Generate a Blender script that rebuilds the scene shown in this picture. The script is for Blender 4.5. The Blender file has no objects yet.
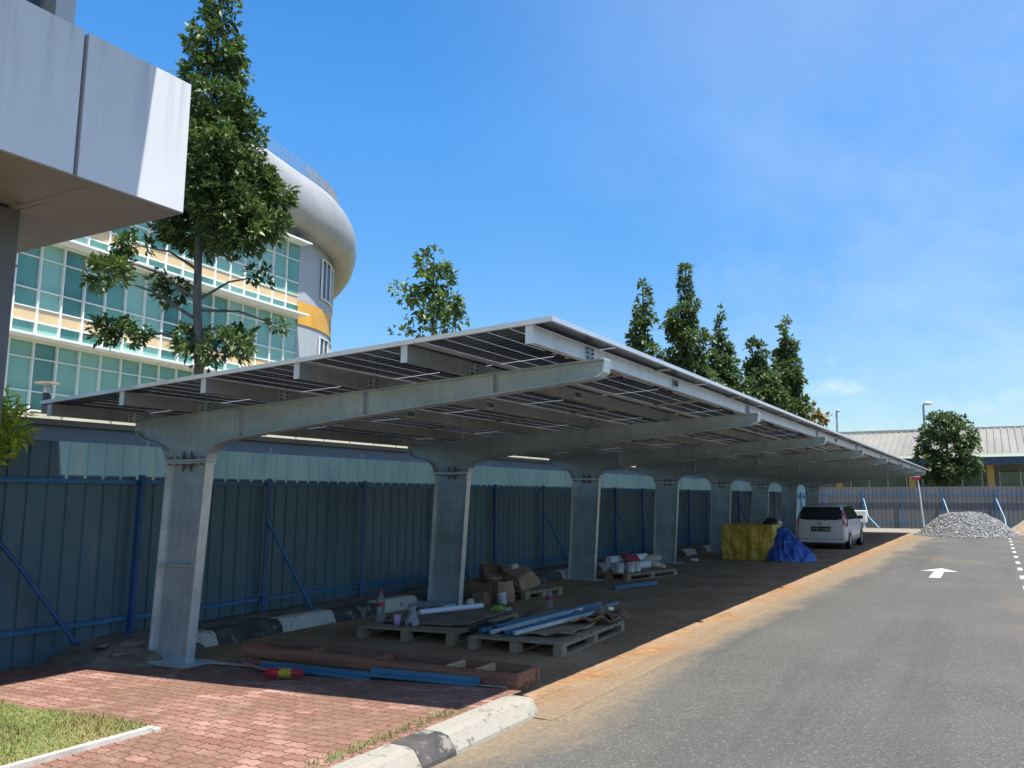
import bpy, math, random
import numpy as np
from mathutils import Vector, Matrix, Euler, noise as mnoise

random.seed(7); rng = np.random.default_rng(11)
scene = bpy.context.scene
COL = scene.collection
R = math.radians

# ------------------------------------------------------------------ mesh builder
class MB:
    def __init__(s): s.v = []; s.f = []; s.m = []; s.s = []
    def add(s, verts, faces, mi=0, smooth=False, M=None):
        o = len(s.v)
        for p in verts:
            p = Vector(p)
            s.v.append(tuple(M @ p) if M is not None else tuple(p))
        for f in faces:
            s.f.append(tuple(o + i for i in f)); s.m.append(mi); s.s.append(smooth)
    def box(s, c, d, mi=0, M=None, rz=0, bev=0.0):
        x, y, z = (k / 2 for k in d)
        T = Matrix.Translation(c) @ Matrix.Rotation(rz, 4, 'Z')
        if M is not None: T = M @ T
        if bev <= 0:
            v = [(sx*x, sy*y, sz*z) for sz in (-1, 1) for sy in (-1, 1) for sx in (-1, 1)]
            f = [(0,2,3,1),(4,5,7,6),(0,1,5,4),(2,6,7,3),(0,4,6,2),(1,3,7,5)]
            s.add(v, f, mi, False, T)
        else:
            b = min(bev, x*.9, y*.9, z*.9)
            ring = lambda X, Y, Z: [(-X, -Y, Z), (X, -Y, Z), (X, Y, Z), (-X, Y, Z)]
            def oct_(X, Y, Z, k): return [(-X+k,-Y,Z),(X-k,-Y,Z),(X,-Y+k,Z),(X,Y-k,Z),(X-k,Y,Z),(-X+k,Y,Z),(-X,Y-k,Z),(-X,-Y+k,Z)]
            rings = [oct_(x-b, y-b, -z, b*.4), oct_(x, y, -z+b, b), oct_(x, y, z-b, b), oct_(x-b, y-b, z, b*.4)]
            v = sum(rings, []); f = []
            for r in range(3):
                for i in range(8):
                    j = (i+1) % 8
                    f.append((r*8+i, r*8+j, r*8+8+j, r*8+8+i))
            f.append(tuple(range(7, -1, -1))); f.append(tuple(range(24, 32)))
            s.add(v, f, mi, False, T)
    def prism(s, poly, a, b, axis='y', mi=0, M=None, smooth=False):
        n = len(poly)
        def P(p, t):
            if axis == 'y': return (p[0], t, p[1])
            if axis == 'x': return (t, p[0], p[1])
            return (p[0], p[1], t)
        v = [P(p, a) for p in poly] + [P(p, b) for p in poly]
        f = [(i, (i+1) % n, n + (i+1) % n, n + i) for i in range(n)]
        s.add(v, f, mi, smooth, M)
        s.add(v, [tuple(range(n-1, -1, -1)), tuple(range(n, 2*n))], mi, False, M)
    def tube(s, pts, r, n=8, mi=0, smooth=True, cap=True, M=None):
        pts = [Vector(p) for p in pts]; k = len(pts)
        rs = r if isinstance(r, (list, tuple)) else [r]*k
        v = []; up = Vector((0, 0, 1))
        t0 = (pts[1]-pts[0]).normalized()
        a = t0.cross(up) if abs(t0.dot(up)) < .95 else t0.cross(Vector((1, 0, 0)))
        a.normalize()
        for i, p in enumerate(pts):
            t = (pts[min(i+1, k-1)] - pts[max(i-1, 0)]).normalized()
            a = (a - t*a.dot(t)).normalized(); b = t.cross(a)
            for j in range(n):
                an = 2*math.pi*j/n
                v.append(p + (a*math.cos(an) + b*math.sin(an))*rs[i])
        f = [(i*n+j, i*n+(j+1) % n, (i+1)*n+(j+1) % n, (i+1)*n+j) for i in range(k-1) for j in range(n)]
        s.add(v, f, mi, smooth, M)
        if cap: s.add(v, [tuple(range(n-1, -1, -1)), tuple((k-1)*n+j for j in range(n))], mi, False, M)
    def bar(s, p, q, w, h, mi=0, M=None):
        p, q = Vector(p), Vector(q); t = (q-p); L = t.length
        Q = t.to_track_quat('X', 'Z').to_matrix().to_4x4()
        T = Matrix.Translation((p+q)/2) @ Q
        if M is not None: T = M @ T
        s.box((0, 0, 0), (L, w, h), mi, T)
    def lathe(s, prof, c=(0, 0, 0), n=16, mi=0, smooth=True, M=None):
        v = [(c[0]+r*math.cos(2*math.pi*j/n), c[1]+r*math.sin(2*math.pi*j/n), c[2]+z) for r, z in prof for j in range(n)]
        f = [(i*n+j, i*n+(j+1) % n, (i+1)*n+(j+1) % n, (i+1)*n+j) for i in range(len(prof)-1) for j in range(n)]
        s.add(v, f, mi, smooth, M)
    def grid(s, fn, nu, nv, mi=0, smooth=True):
        v = [fn(i/nu, j/nv) for j in range(nv+1) for i in range(nu+1)]
        f = [(j*(nu+1)+i, j*(nu+1)+i+1, (j+1)*(nu+1)+i+1, (j+1)*(nu+1)+i) for j in range(nv) for i in range(nu)]
        s.add(v, f, mi, smooth)
    def mesh(s, name, mats, org=(0, 0, 0)):
        me = bpy.data.meshes.new(name)
        o = Vector(org)
        me.from_pydata([tuple(Vector(p)-o) for p in s.v], [], s.f)
        for m in (mats if isinstance(mats, (list, tuple)) else [mats]): me.materials.append(m)
        me.polygons.foreach_set('material_index', s.m)
        me.polygons.foreach_set('use_smooth', s.s)
        me.update()
        return me

def setp(o, label=None, cat=None, group=None, kind=None):
    if label: o['label'] = label
    if cat: o['category'] = cat
    if group: o['group'] = group
    if kind: o['kind'] = kind
    return o
def link(name, me, parent=None):
    o = bpy.data.objects.new(name, me); COL.objects.link(o)
    if parent is not None: o.parent = parent
    return o
def empty(name, loc, label, cat, group=None, rz=0):
    o = bpy.data.objects.new(name, None); COL.objects.link(o)
    o.location = loc; o.rotation_euler = (0, 0, rz); o.empty_display_size = .2
    return setp(o, label, cat, group)
def part(name, mb, mats, parent, org=None, label=None):
    """mb holds coordinates relative to `org` minus parent's place; org = world origin to subtract"""
    o = link(name, mb.mesh(name, mats, org or (0, 0, 0)), parent)
    if label: o['label'] = label
    return o
def single(name, mb, mats, label, cat, loc=(0, 0, 0), group=None, world=True, rz=0):
    o = link(name, mb.mesh(name, mats, loc if world else (0, 0, 0)))
    o.location = loc; o.rotation_euler = (0, 0, rz)
    return setp(o, label, cat, group)
def struct(name, mb, mats):
    o = link(name, mb.mesh(name, mats)); o['kind'] = 'structure'; return o
def dup(root, loc=None, rz=None, label=None):
    r = root.copy(); COL.objects.link(r)
    if loc is not None: r.location = loc
    if rz is not None: r.rotation_euler = (0, 0, rz)
    if label: r['label'] = label
    for ch in root.children:
        c = ch.copy(); COL.objects.link(c); c.parent = r
        for g in ch.children:
            d = g.copy(); COL.objects.link(d); d.parent = c
    return r

# ------------------------------------------------------------------ materials
class NT:
    def __init__(s, name):
        s.m = bpy.data.materials.new(name); s.m.use_nodes = True
        s.t = s.m.node_tree; s.n = s.t.nodes; s.l = s.t.links
        s.b = s.n['Principled BSDF']; s.out = s.n['Material Output']
        s.geo = s.n.new('ShaderNodeNewGeometry')
        s.pos = s.geo.outputs['Position']
    def node(s, t, **k):
        n = s.n.new(t)
        for a, b in k.items(): setattr(n, a, b)
        return n
    def setin(s, n, i, v):
        if hasattr(v, 'is_output') or isinstance(v, bpy.types.NodeSocket): s.l.new(v, n.inputs[i])
        else: n.inputs[i].default_value = v
    def noise(s, scale, detail=4, rough=.55, vec=None, out='Fac', dist=0):
        n = s.node('ShaderNodeTexNoise'); s.l.new(vec or s.pos, n.inputs['Vector'])
        n.inputs['Scale'].default_value = scale; n.inputs['Detail'].default_value = detail
        n.inputs['Roughness'].default_value = rough; n.inputs['Distortion'].default_value = dist
        return n.outputs[out]
    def voro(s, scale, vec=None, out='Distance', feature='F1'):
        n = s.node('ShaderNodeTexVoronoi', feature=feature); s.l.new(vec or s.pos, n.inputs['Vector'])
        n.inputs['Scale'].default_value = scale
        return n.outputs[out]
    def scalevec(s, v, sc=(1, 1, 1), loc=(0, 0, 0), rot=(0, 0, 0)):
        n = s.node('ShaderNodeMapping'); s.l.new(v, n.inputs['Vector'])
        n.inputs['Scale'].default_value = sc; n.inputs['Location'].default_value = loc; n.inputs['Rotation'].default_value = rot
        return n.outputs[0]
    def ramp(s, fac, stops):
        n = s.node('ShaderNodeValToRGB'); s.l.new(fac, n.inputs[0]); e = n.color_ramp.elements
        while len(e) < len(stops): e.new(.5)
        for k, (p, c) in zip(e, stops):
            k.position = p; k.color = (*c, 1) if not isinstance(c, (int, float)) else (c, c, c, 1)
        return n.outputs[0]
    def math(s, op, a, b=0.0, c=0.0, clamp=False):
        n = s.node('ShaderNodeMath', operation=op); n.use_clamp = clamp
        s.setin(n, 0, a); s.setin(n, 1, b); s.setin(n, 2, c)
        return n.outputs[0]
    def mix(s, fac, a, b, blend='MIX'):
        n = s.node('ShaderNodeMix', data_type='RGBA', blend_type=blend)
        s.setin(n, 0, fac)
        for i, v in ((6, a), (7, b)):
            if isinstance(v, tuple): v = (*v[:3], 1)
            s.setin(n, i, v)
        return n.outputs[2]
    def sep(s, v):
        n = s.node('ShaderNodeSeparateXYZ'); s.l.new(v, n.inputs[0]); return n.outputs
    def comb(s, x, y, z):
        n = s.node('ShaderNodeCombineXYZ')
        for i, v in enumerate((x, y, z)): s.setin(n, i, v)
        return n.outputs[0]
    def base(s, c):
        if isinstance(c, tuple): s.b.inputs['Base Color'].default_value = (*c[:3], 1)
        else: s.l.new(c, s.b.inputs['Base Color'])
    def put(s, **k):
        for a, v in k.items():
            s.setin(s.b, a.replace('_', ' '), v)
    def bump(s, h, strength=.3, dist=.01):
        n = s.node('ShaderNodeBump'); n.inputs['Strength'].default_value = strength; n.inputs['Distance'].default_value = dist
        s.l.new(h, n.inputs['Height']); s.l.new(n.outputs[0], s.b.inputs['Normal'])

def simple(name, c1, c2=None, scale=3, rough=.6, metal=0, bump=0, bscale=30, detail=5, stretch=None, spec=None, lo=.35, hi=.65, bdist=.01):
    t = NT(name); v = t.scalevec(t.pos, stretch) if stretch else t.pos
    if c2 is None: c2 = tuple(k*.75 for k in c1)
    t.base(t.ramp(t.noise(scale, detail, .6, v), [(lo, c1), (hi, c2)]))
    t.put(Roughness=rough, Metallic=metal)
    if spec is not None: t.b.inputs['Specular IOR Level'].default_value = spec
    if bump: t.bump(t.noise(bscale, 4, .6, v), bump, bdist)
    return t.m

M = {}
def galv(name, a, b, rough=.42, metal=.55, spangle=.07):
    t = NT(name)
    sp = t.voro(38, out='Color'); spf = t.sep(sp)[0]
    big = t.noise(1.6, 5, .65, t.scalevec(t.pos, (1, 1, 2.2)))
    streak = t.noise(7, 4, .6, t.scalevec(t.pos, (1.5, 1.5, .22), rot=(.35, .5, 0)))
    f = t.math('ADD', t.math('MULTIPLY', big, .55), t.math('MULTIPLY', streak, .45))
    c = t.ramp(f, [(.36, a), (.64, b)])
    c = t.mix(spangle, c, sp, 'OVERLAY')
    t.base(c)
    t.put(Roughness=t.math('MULTIPLY_ADD', spf, .05, rough-.02), Metallic=metal)
    t.bump(t.noise(60, 3), .05, .004)
    return t.m
M['galv'] = galv('galvanised_steel', (.46, .50, .50), (.68, .70, .70))
M['galv_dull'] = galv('galvanised_steel_dull', (.31, .39, .425), (.46, .54, .575), .42, .4)
M['galv_web'] = galv('galvanised_web_plate', (.30, .39, .43), (.52, .60, .62), .36, .5, 0.0)
M['galv_shaded'] = galv('shaded_purlin_steel', (.20, .225, .235), (.29, .315, .325), .5, .35)  # inner purlins: canopy shade painted in as a darker steel colour
M['galv_sunlit'] = galv('sunlit_purlin_steel', (.55, .57, .58), (.74, .75, .76), .42, .35)  # outer purlin and purlin ends: sunlight painted in as a paler steel colour
M['bolt'] = simple('bolt_steel', (.10, .10, .10), (.18, .17, .16), 30, .5, .6)
M['alu'] = simple('anodised_aluminium', (.62, .63, .64), (.54, .55, .56), 4, .38, .6)

# solar panel: cells with clear gaps between them
t = NT('solar_panel_glass')
tc = t.node('ShaderNodeTexCoord').outputs['Object']
x, y, z = t.sep(tc)[:3]
def gapline(v, pitch, w):
    fr = t.math('FRACT', t.math('DIVIDE', v, pitch))
    d = t.math('ABSOLUTE', t.math('SUBTRACT', fr, .5))
    return t.math('GREATER_THAN', d, .5 - w/pitch/2)
g = t.math('MAXIMUM', gapline(x, .1834, .0085), gapline(y, .0915, .0026))
mid = t.math('LESS_THAN', t.math('ABSOLUTE', y), .012)
g = t.math('MAXIMUM', g, mid)
nse = t.noise(6, 2)
t.base(t.ramp(nse, [(.3, (.010, .013, .028)), (.7, (.018, .022, .045))]))
t.put(Roughness=.22); t.b.inputs['Specular IOR Level'].default_value = .18
tr = t.node('ShaderNodeBsdfTranslucent'); tr.inputs[0].default_value = (.70, .72, .76, 1)
df = t.node('ShaderNodeBsdfDiffuse'); df.inputs[0].default_value = (.28, .29, .31, 1)
mx0 = t.node('ShaderNodeMixShader'); mx0.inputs[0].default_value = .6
t.l.new(df.outputs[0], mx0.inputs[1]); t.l.new(tr.outputs[0], mx0.inputs[2])
mx = t.node('ShaderNodeMixShader'); t.l.new(g, mx.inputs[0])
t.l.new(t.b.outputs[0], mx.inputs[1]); t.l.new(mx0.outputs[0], mx.inputs[2])
t.l.new(mx.outputs[0], t.out.inputs[0])
M['panel'] = t.m

# ground materials ---------------------------------------------------
def asphalt_color(t):
    fine = t.noise(95, 3, .7); grit = t.voro(75, out='Color')
    gv = t.sep(grit)[0]
    c = t.ramp(fine, [(.32, (.034, .033, .030)), (.62, (.108, .104, .094))])
    c = t.mix(t.math('MULTIPLY', t.math('GREATER_THAN', gv, .90), .5), c, (.19, .183, .165))
    c = t.mix(t.math('MULTIPLY', t.math('LESS_THAN', gv, .10), .45), c, (.03, .03, .03))
    big = t.noise(.55, 5, .6)
    c = t.mix(t.ramp(big, [(.42, 0.0), (.72, .35)]), c, (.130, .121, .102))
    return c, fine, gv
t = NT('road_asphalt')
c, fine, gv = asphalt_color(t)
trk = t.noise(1.0, 5, .65, t.scalevec(t.pos, (1.3, .07, 1)))
c = t.mix(t.ramp(trk, [(.50, 0.0), (.68, .45)]), c, (.048, .046, .043))
stn = t.noise(2.6, 6, .7); c = t.mix(t.ramp(stn, [(.62, 0.0), (.74, .5)]), c, (.045, .043, .040))
X, Y, Z = t.sep(t.pos)[:3]
n1 = t.noise(.55, 6, .62, dist=.6); n2 = t.noise(9, 5, .65); n3 = t.noise(.9, 4, .6, t.scalevec(t.pos, (1.0, .35, 1)))
# sand drift along the parking edge (left) and the lane's right side
edge = t.math('ADD', t.math('MULTIPLY_ADD', n3, 1.6, -3.60), t.math('MULTIPLY', Y, .017))
d = t.math('SUBTRACT', edge, X)          # >0 : sandy
sandm = t.math('MULTIPLY_ADD', d, 2.6, t.math('MULTIPLY_ADD', n2, 1.1, -.42), clamp=True)
far = t.math('MULTIPLY', t.math('GREATER_THAN', t.noise(.16, 5, .62, t.scalevec(t.pos, (1.6, .55, 1))), .56), .0)
patch = t.ramp(t.noise(.42, 6, .66, t.scalevec(t.pos, (1.1, .5, 1), (3.1, 1.7, 0))), [(.56, 0.0), (.70, .62)])
patch = t.math('MULTIPLY', patch, t.ramp(Y, [(0, 0.0), (1, 1.0)]))
yy = t.math('MULTIPLY_ADD', Y, 1/16.0, -.5, clamp=True)
patch = t.math('MULTIPLY', patch, yy)
ls = t.ramp(t.noise(.9, 6, .68, t.scalevec(t.pos, (1.0, .45, 1), (1.3, 6.1, 0))), [(.46, 0.0), (.66, .75)])
ls = t.math('MULTIPLY', ls, t.math('MULTIPLY_ADD', X, 1.6, .35, clamp=True)); ls = t.math('MULTIPLY', ls, t.math('MULTIPLY_ADD', Y, .25, -2.0, clamp=True))
sandm = t.math('MAXIMUM', t.math('MAXIMUM', sandm, patch), ls)
sand = t.ramp(t.noise(22, 5, .7), [(.3, (.125, .093, .058)), (.7, (.225, .178, .122))])
t.base(t.mix(sandm, c, sand))
t.put(Roughness=.88); t.b.inputs['Specular IOR Level'].default_value = .3
t.bump(fine, .55, .006)
M['asphalt'] = t.m

t = NT('parking_dirt')
X, Y, Z = t.sep(t.pos)[:3]
n1 = t.noise(1.1, 6, .62); n2 = t.noise(14, 6, .7); n3 = t.noise(.8, 5, .65, t.scalevec(t.pos, (1.2, .4, 1)))
dark = t.ramp(n2, [(.25, (.13, .078, .042)), (.5, (.25, .150, .082)), (.75, (.38, .25, .15))])
dark = t.mix(t.ramp(n1, [(.45, 0.0), (.7, .6)]), dark, (.42, .28, .165))
orange = t.ramp(t.noise(7, 6, .7), [(.3, (.17, .080, .034)), (.52, (.26, .140, .064)), (.72, (.33, .21, .115))])
pale = t.ramp(n2, [(.3, (.19, .14, .088)), (.7, (.29, .225, .15))])
orange = t.mix(t.ramp(n1, [(.38, 0.0), (.58, .85)]), orange, pale)
k = t.math('MULTIPLY_ADD', Y, .6, -24.0, clamp=True)
k2 = t.math('MULTIPLY_ADD', t.math('ADD', X, t.math('MULTIPLY_ADD', n3, .9, 3.30)), 2.2, 0.0, clamp=True)
k = t.math('MAXIMUM', k, k2)
br = t.node('ShaderNodeTexBrick'); t.l.new(t.scalevec(t.pos, (1, 1, 1), rot=(0, 0, R(90))), br.inputs['Vector'])
br.inputs['Scale'].default_value = 4.6; br.inputs['Mortar Size'].default_value = .03
br.inputs['Color1'].default_value = (.27, .12, .08, 1); br.inputs['Color2'].default_value = (.32, .16, .105, 1); br.inputs['Mortar'].default_value = (.33, .24, .15, 1)
bm_ = t.math('MULTIPLY', t.ramp(t.noise(1.7, 5, .7), [(.50, 0.0), (.60, .6)]), t.math('GREATER_THAN', X, -3.25))
orange = t.mix(bm_, orange, br.outputs['Color'])
stk = t.noise(2.2, 6, .7, t.scalevec(t.pos, (2.2, .35, 1)))
orange = t.mix(t.ramp(stk, [(.50, 0.0), (.66, .6)]), orange, (.13, .072, .036))
orange = t.mix(t.ramp(t.noise(45, 3, .7), [(.56, 0.0), (.70, .6)]), orange, (.36, .28, .19))
orange = t.mix(t.math('MULTIPLY', t.math('MULTIPLY_ADD', t.math('ADD', X, t.math('MULTIPLY', n1, .35)), 4.0, 12.7, clamp=True), .7), orange, t.ramp(t.noise(22, 5, .7), [(.3, (.125, .093, .058)), (.7, (.225, .178, .122))]))
orange = t.mix(t.math('MULTIPLY_ADD', Y, .5, -19.5, clamp=True), orange, (.22, .20, .17))
t.base(t.mix(k, dark, orange))
t.put(Roughness=.95); t.b.inputs['Specular IOR Level'].default_value = .15
t.bump(t.math('ADD', n2, t.noise(60, 3)), .5, .012)
M['dirt'] = t.m

t = NT('paver_bricks')
wx, wy, wz = t.sep(t.pos)[:3]
# zigzag interlocking pavers: long side across, rows offset, edges kinked
kx = t.math('PINGPONG', t.math('MULTIPLY', wy, 1.0), .045)
vx = t.math('ADD', wx, t.math('MULTIPLY', kx, .30))
ky = t.math('PINGPONG', wx, .0475)
vy = t.math('ADD', wy, t.math('MULTIPLY', ky, .34))
vec = t.comb(vx, vy, 0.0)
vec = t.scalevec(vec, (1, 1, 1), rot=(0, 0, R(3)))
br = t.node('ShaderNodeTexBrick'); t.l.new(vec, br.inputs['Vector'])
br.inputs['Scale'].default_value = 1.0; br.inputs['Brick Width'].default_value = .19; br.inputs['Row Height'].default_value = .090
br.inputs['Mortar Size'].default_value = .0055; br.inputs['Mortar Smooth'].default_value = .6; br.inputs['Bias'].default_value = 0
br.inputs['Color1'].default_value = (.19, .088, .066, 1); br.inputs['Color2'].default_value = (.335, .195, .152, 1); br.inputs['Mortar'].default_value = (.06, .042, .032, 1)
c = br.outputs['Color']
c = t.mix(t.ramp(t.noise(1.4, 6, .68), [(.42, 0.0), (.55, .85)]), c, t.ramp(t.noise(18, 5, .7), [(.3, (.115, .062, .042)), (.7, (.22, .13, .09))]))
c = t.mix(t.ramp(t.noise(3.2, 6, .7, t.scalevec(t.pos, (1, 1, 1), (5, 2, 0))), [(.55, 0.0), (.72, .55)]), c, (.41, .28, .225))
c = t.mix(.32, c, t.ramp(t.noise(90, 3, .7), [(.3, 0.1), (.7, .9)]), 'OVERLAY')
t.base(c); t.put(Roughness=.9); t.b.inputs['Specular IOR Level'].default_value = .25
h = t.math('MULTIPLY_ADD', br.outputs['Fac'], -1.0, t.math('MULTIPLY', t.noise(40, 4, .7), .35))
hb = t.math('ADD', h, t.math('MULTIPLY', t.sep(br.outputs['Color'])[0], .6))
t.bump(hb, .9, .012)
M['bricks'] = t.m

def painted_concrete(name, col, chip, scale=9, th=(.56, .62), soil=.5):
    t = NT(name)
    c = t.ramp(t.noise(30, 4), [(.3, tuple(k*.85 for k in col)), (.7, col)])
    c = t.mix(t.ramp(t.noise(2.1, 5, .7), [(.42, 0.0), (.75, soil)]), c, (.30, .25, .185))
    c = t.mix(t.ramp(t.noise(scale, 6, .7), [(th[0], 0.0), (th[1], 1.0)]), c, chip)
    t.base(c); t.put(Roughness=.85); t.bump(t.noise(35, 5, .7), .4, .008)
    return t.m
M['kerb_white'] = painted_concrete('kerb_white_paint', (.29, .275, .235), (.13, .115, .09), 12, (.57, .66), .65)
M['kerb_black'] = painted_concrete('kerb_black_paint', (.035, .035, .038), (.20, .18, .155), 8, (.56, .63), .25)
M['kerb_worn'] = painted_concrete('kerb_worn_white_paint', (.56, .53, .45), (.035, .033, .032), 9, (.60, .63), .35)
M['concrete'] = simple('pale_concrete', (.52, .50, .45), (.36, .34, .29), 5, .9, 0, .3, 40)
M['verge'] = simple('verge_soil', (.10, .08, .06), (.20, .165, .125), 4, .95, 0, .8, 18, bdist=.03)
M['ground'] = simple('field_ground', (.10, .12, .05), (.22, .17, .10), .2, .95, 0, .3, 5)
t = NT('road_paint')
c = t.mix(t.ramp(t.noise(24, 5, .75), [(.57, 0.0), (.68, .9)]), (.43, .42, .385), (.14, .135, .12))
t.base(c); t.put(Roughness=.7); M['paint'] = t.m
t = NT('faded_road_paint')
c = t.mix(t.ramp(t.noise(9, 6, .8), [(.38, 0.0), (.62, 1.0)]), (.26, .215, .155), (.18, .14, .095))
t.base(c); t.put(Roughness=.9); M['paint_faded'] = t.m

# fence, steel
def sheetmat(name, c1, c2, rough=.45):
    t = NT(name)
    f = t.noise(1.5, 5, .65, t.scalevec(t.pos, (1, 1, .5)))
    c = t.ramp(f, [(.35, c1), (.65, c2)])
    c = t.mix(t.ramp(t.noise(5, 6, .7, t.scalevec(t.pos, (1.5, 1.5, .25))), [(.56, 0.0), (.75, .35)]), c, (.19, .17, .14))
    t.base(c); t.put(Roughness=rough, Metallic=.15); t.bump(t.noise(4, 3), .08, .02)
    return t.m
M['sheet'] = sheetmat('teal_grey_steel_sheet', (.046, .104, .140), (.072, .145, .185))
M['sheet_far'] = sheetmat('weathered_grey_steel_sheet', (.12, .118, .122), (.155, .15, .152))
M['blue'] = simple('blue_painted_steel', (.012, .115, .25), (.017, .145, .31), 4, .4)
M['blue_prop'] = simple('blue_strut_steel', (.035, .13, .21), (.05, .165, .26), 4, .4, .2)
M['blue_deep'] = simple('dark_blue_painted_steel', (.008, .055, .17), (.012, .075, .22), 4, .45)
M['blue_light'] = simple('light_blue_painted_steel', (.15, .30, .38), (.20, .36, .44), 4, .5)

M['pvc_white'] = simple('white_panel', (.60, .64, .69), (.56, .60, .655), 1.2, .5)
t = NT('streaked_white_cladding')
st = t.noise(9, 5, .62, t.scalevec(t.pos, (1, 1.3, .05)))
top = t.math('MULTIPLY_ADD', t.sep(t.pos)[2], .95, -4.1, clamp=True)
k = t.math('MULTIPLY', t.ramp(st, [(.48, 0.0), (.68, .75)]), top)
t.base(t.mix(k, t.ramp(t.noise(1.2, 3), [(.3, (.61, .615, .61)), (.7, (.57, .575, .575))]), (.36, .36, .37)))
t.put(Roughness=.42); M['fascia'] = t.m
M['soffit'] = simple('taupe_soffit', (.26, .23, .205), (.23, .205, .185), 2, .6)
M['column_grey'] = simple('grey_column_cladding', (.13, .122, .12), (.11, .105, .10), 2, .5)
M['gap'] = simple('dark_joint', (.06, .05, .045), (.09, .08, .07), 4, .8)
t = NT('dark_window_glass'); t.base((.02, .03, .035)); t.put(Roughness=.06); M['darkglass'] = t.m
M['frame_grey'] = simple('pale_grey_frame', (.50, .52, .55), (.46, .48, .51), 2, .45)

t = NT('green_glass')
oi = t.node('ShaderNodeObjectInfo')
wv = t.voro(2.1, out='Color')
rr = t.math('ADD', t.math('MULTIPLY', oi.outputs['Random'], .75), t.math('MULTIPLY', t.noise(.6, 2), .5))
t.base(t.ramp(rr, [(.2, (.045, .165, .135)), (.5, (.13, .315, .255)), (.95, (.26, .47, .385))]))
t.put(Roughness=.12); t.b.inputs['Specular IOR Level'].default_value = .6; M['greenglass'] = t.m
M['beige'] = simple('beige_spandrel', (.58, .44, .25), (.53, .40, .225), 1, .5)
M['white_frame'] = simple('white_mullion', (.74, .75, .74), (.68, .69, .68), 2, .4)
M['wall_grey'] = simple('pale_grey_wall', (.37, .39, .425), (.34, .36, .39), .7, .55)
M['yellow_band'] = simple('yellow_cladding', (.66, .36, .045), (.58, .31, .04), 1.2, .45)
M['lip'] = simple('silver_roof_cladding', (.36, .36, .355), (.30, .30, .295), .9, .5, .25)

M['roof_far'] = simple('weathered_metal_roof', (.23, .215, .185), (.18, .165, .14), .6, .6, 0, 0, stretch=(1, .2, 1))
M['navy'] = simple('navy_fascia', (.03, .055, .09), (.04, .07, .11), 1, .6)
M['mustard'] = simple('mustard_column', (.42, .26, .06), (.36, .22, .05), 2, .7)
M['far_wall'] = simple('grey_far_wall', (.14, .15, .155), (.20, .21, .21), .8, .8)
M['farglass'] = simple('far_green_glass', (.05, .10, .085), (.10, .17, .15), .7, .15)
M['walk_roof'] = simple('cream_roof_edge', (.66, .60, .46), (.55, .50, .38), 3, .6)
M['walk_dark'] = simple('grey_walkway_panel', (.16, .165, .17), (.20, .205, .21), 1, .6)
M['pole'] = simple('grey_pole', (.30, .31, .32), (.38, .39, .40), 3, .5, .3)
M['white_plastic'] = simple('white_plastic', (.52, .52, .50), (.45, .45, .43), 6, .4)
M['red'] = simple('red_sign_face', (.45, .02, .025), (.38, .02, .02), 4, .5)

# foliage
def leafmat(name, stops, trans=.18, rough=.5):
    t = NT(name)
    at = t.node('ShaderNodeAttribute', attribute_name='leafvar')
    big = t.noise(1.3, 3)
    f = t.math('ADD', t.math('MULTIPLY', at.outputs['Fac'], .72), t.math('MULTIPLY', big, .28))
    c = t.ramp(f, stops); t.base(c)
    t.put(Roughness=rough); t.b.inputs['Specular IOR Level'].default_value = .5
    tr = t.node('ShaderNodeBsdfTranslucent'); t.l.new(t.mix(.5, c, (.16, .30, .03)), tr.inputs[0])
    mx = t.node('ShaderNodeMixShader'); mx.inputs[0].default_value = trans
    t.l.new(t.b.outputs[0], mx.inputs[1]); t.l.new(tr.outputs[0], mx.inputs[2]); t.l.new(mx.outputs[0], t.out.inputs[0])
    return t.m
M['leaf_dark'] = leafmat('dark_glossy_leaf', [(.15, (.022, .040, .018)), (.45, (.048, .084, .028)), (.72, (.11, .165, .042)), (1, (.27, .33, .09))])
M['leaf_mid'] = leafmat('mid_green_leaf', [(.15, (.032, .052, .026)), (.5, (.066, .100, .042)), (.8, (.14, .185, .066)), (1, (.23, .28, .10))], .22)
M['leaf_pale'] = leafmat('pale_olive_leaf', [(.15, (.05, .085, .025)), (.5, (.10, .16, .045)), (.85, (.19, .25, .08)), (1, (.30, .30, .11))])
M['leaf_yellow'] = leafmat('yellow_green_leaf', [(.15, (.22, .30, .03)), (.5, (.44, .54, .05)), (.85, (.66, .70, .09)), (1, (.75, .76, .20))], .4)
M['leaf_orange'] = leafmat('orange_leaf', [(.15, (.16, .08, .015)), (.6, (.28, .15, .03)), (1, (.33, .24, .06))])
M['grass'] = leafmat('lawn_grass', [(.1, (.33, .25, .11)), (.35, (.22, .20, .065)), (.6, (.125, .165, .038)), (1, (.20, .24, .06))], .3, .6)
M['bark'] = simple('bark', (.085, .072, .062), (.16, .14, .12), 14, .9, 0, .8, 25, stretch=(1, 1, .3))
M['turf'] = simple('turf_soil', (.15, .17, .045), (.26, .22, .10), 6, .95, 0, .5, 30)

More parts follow.
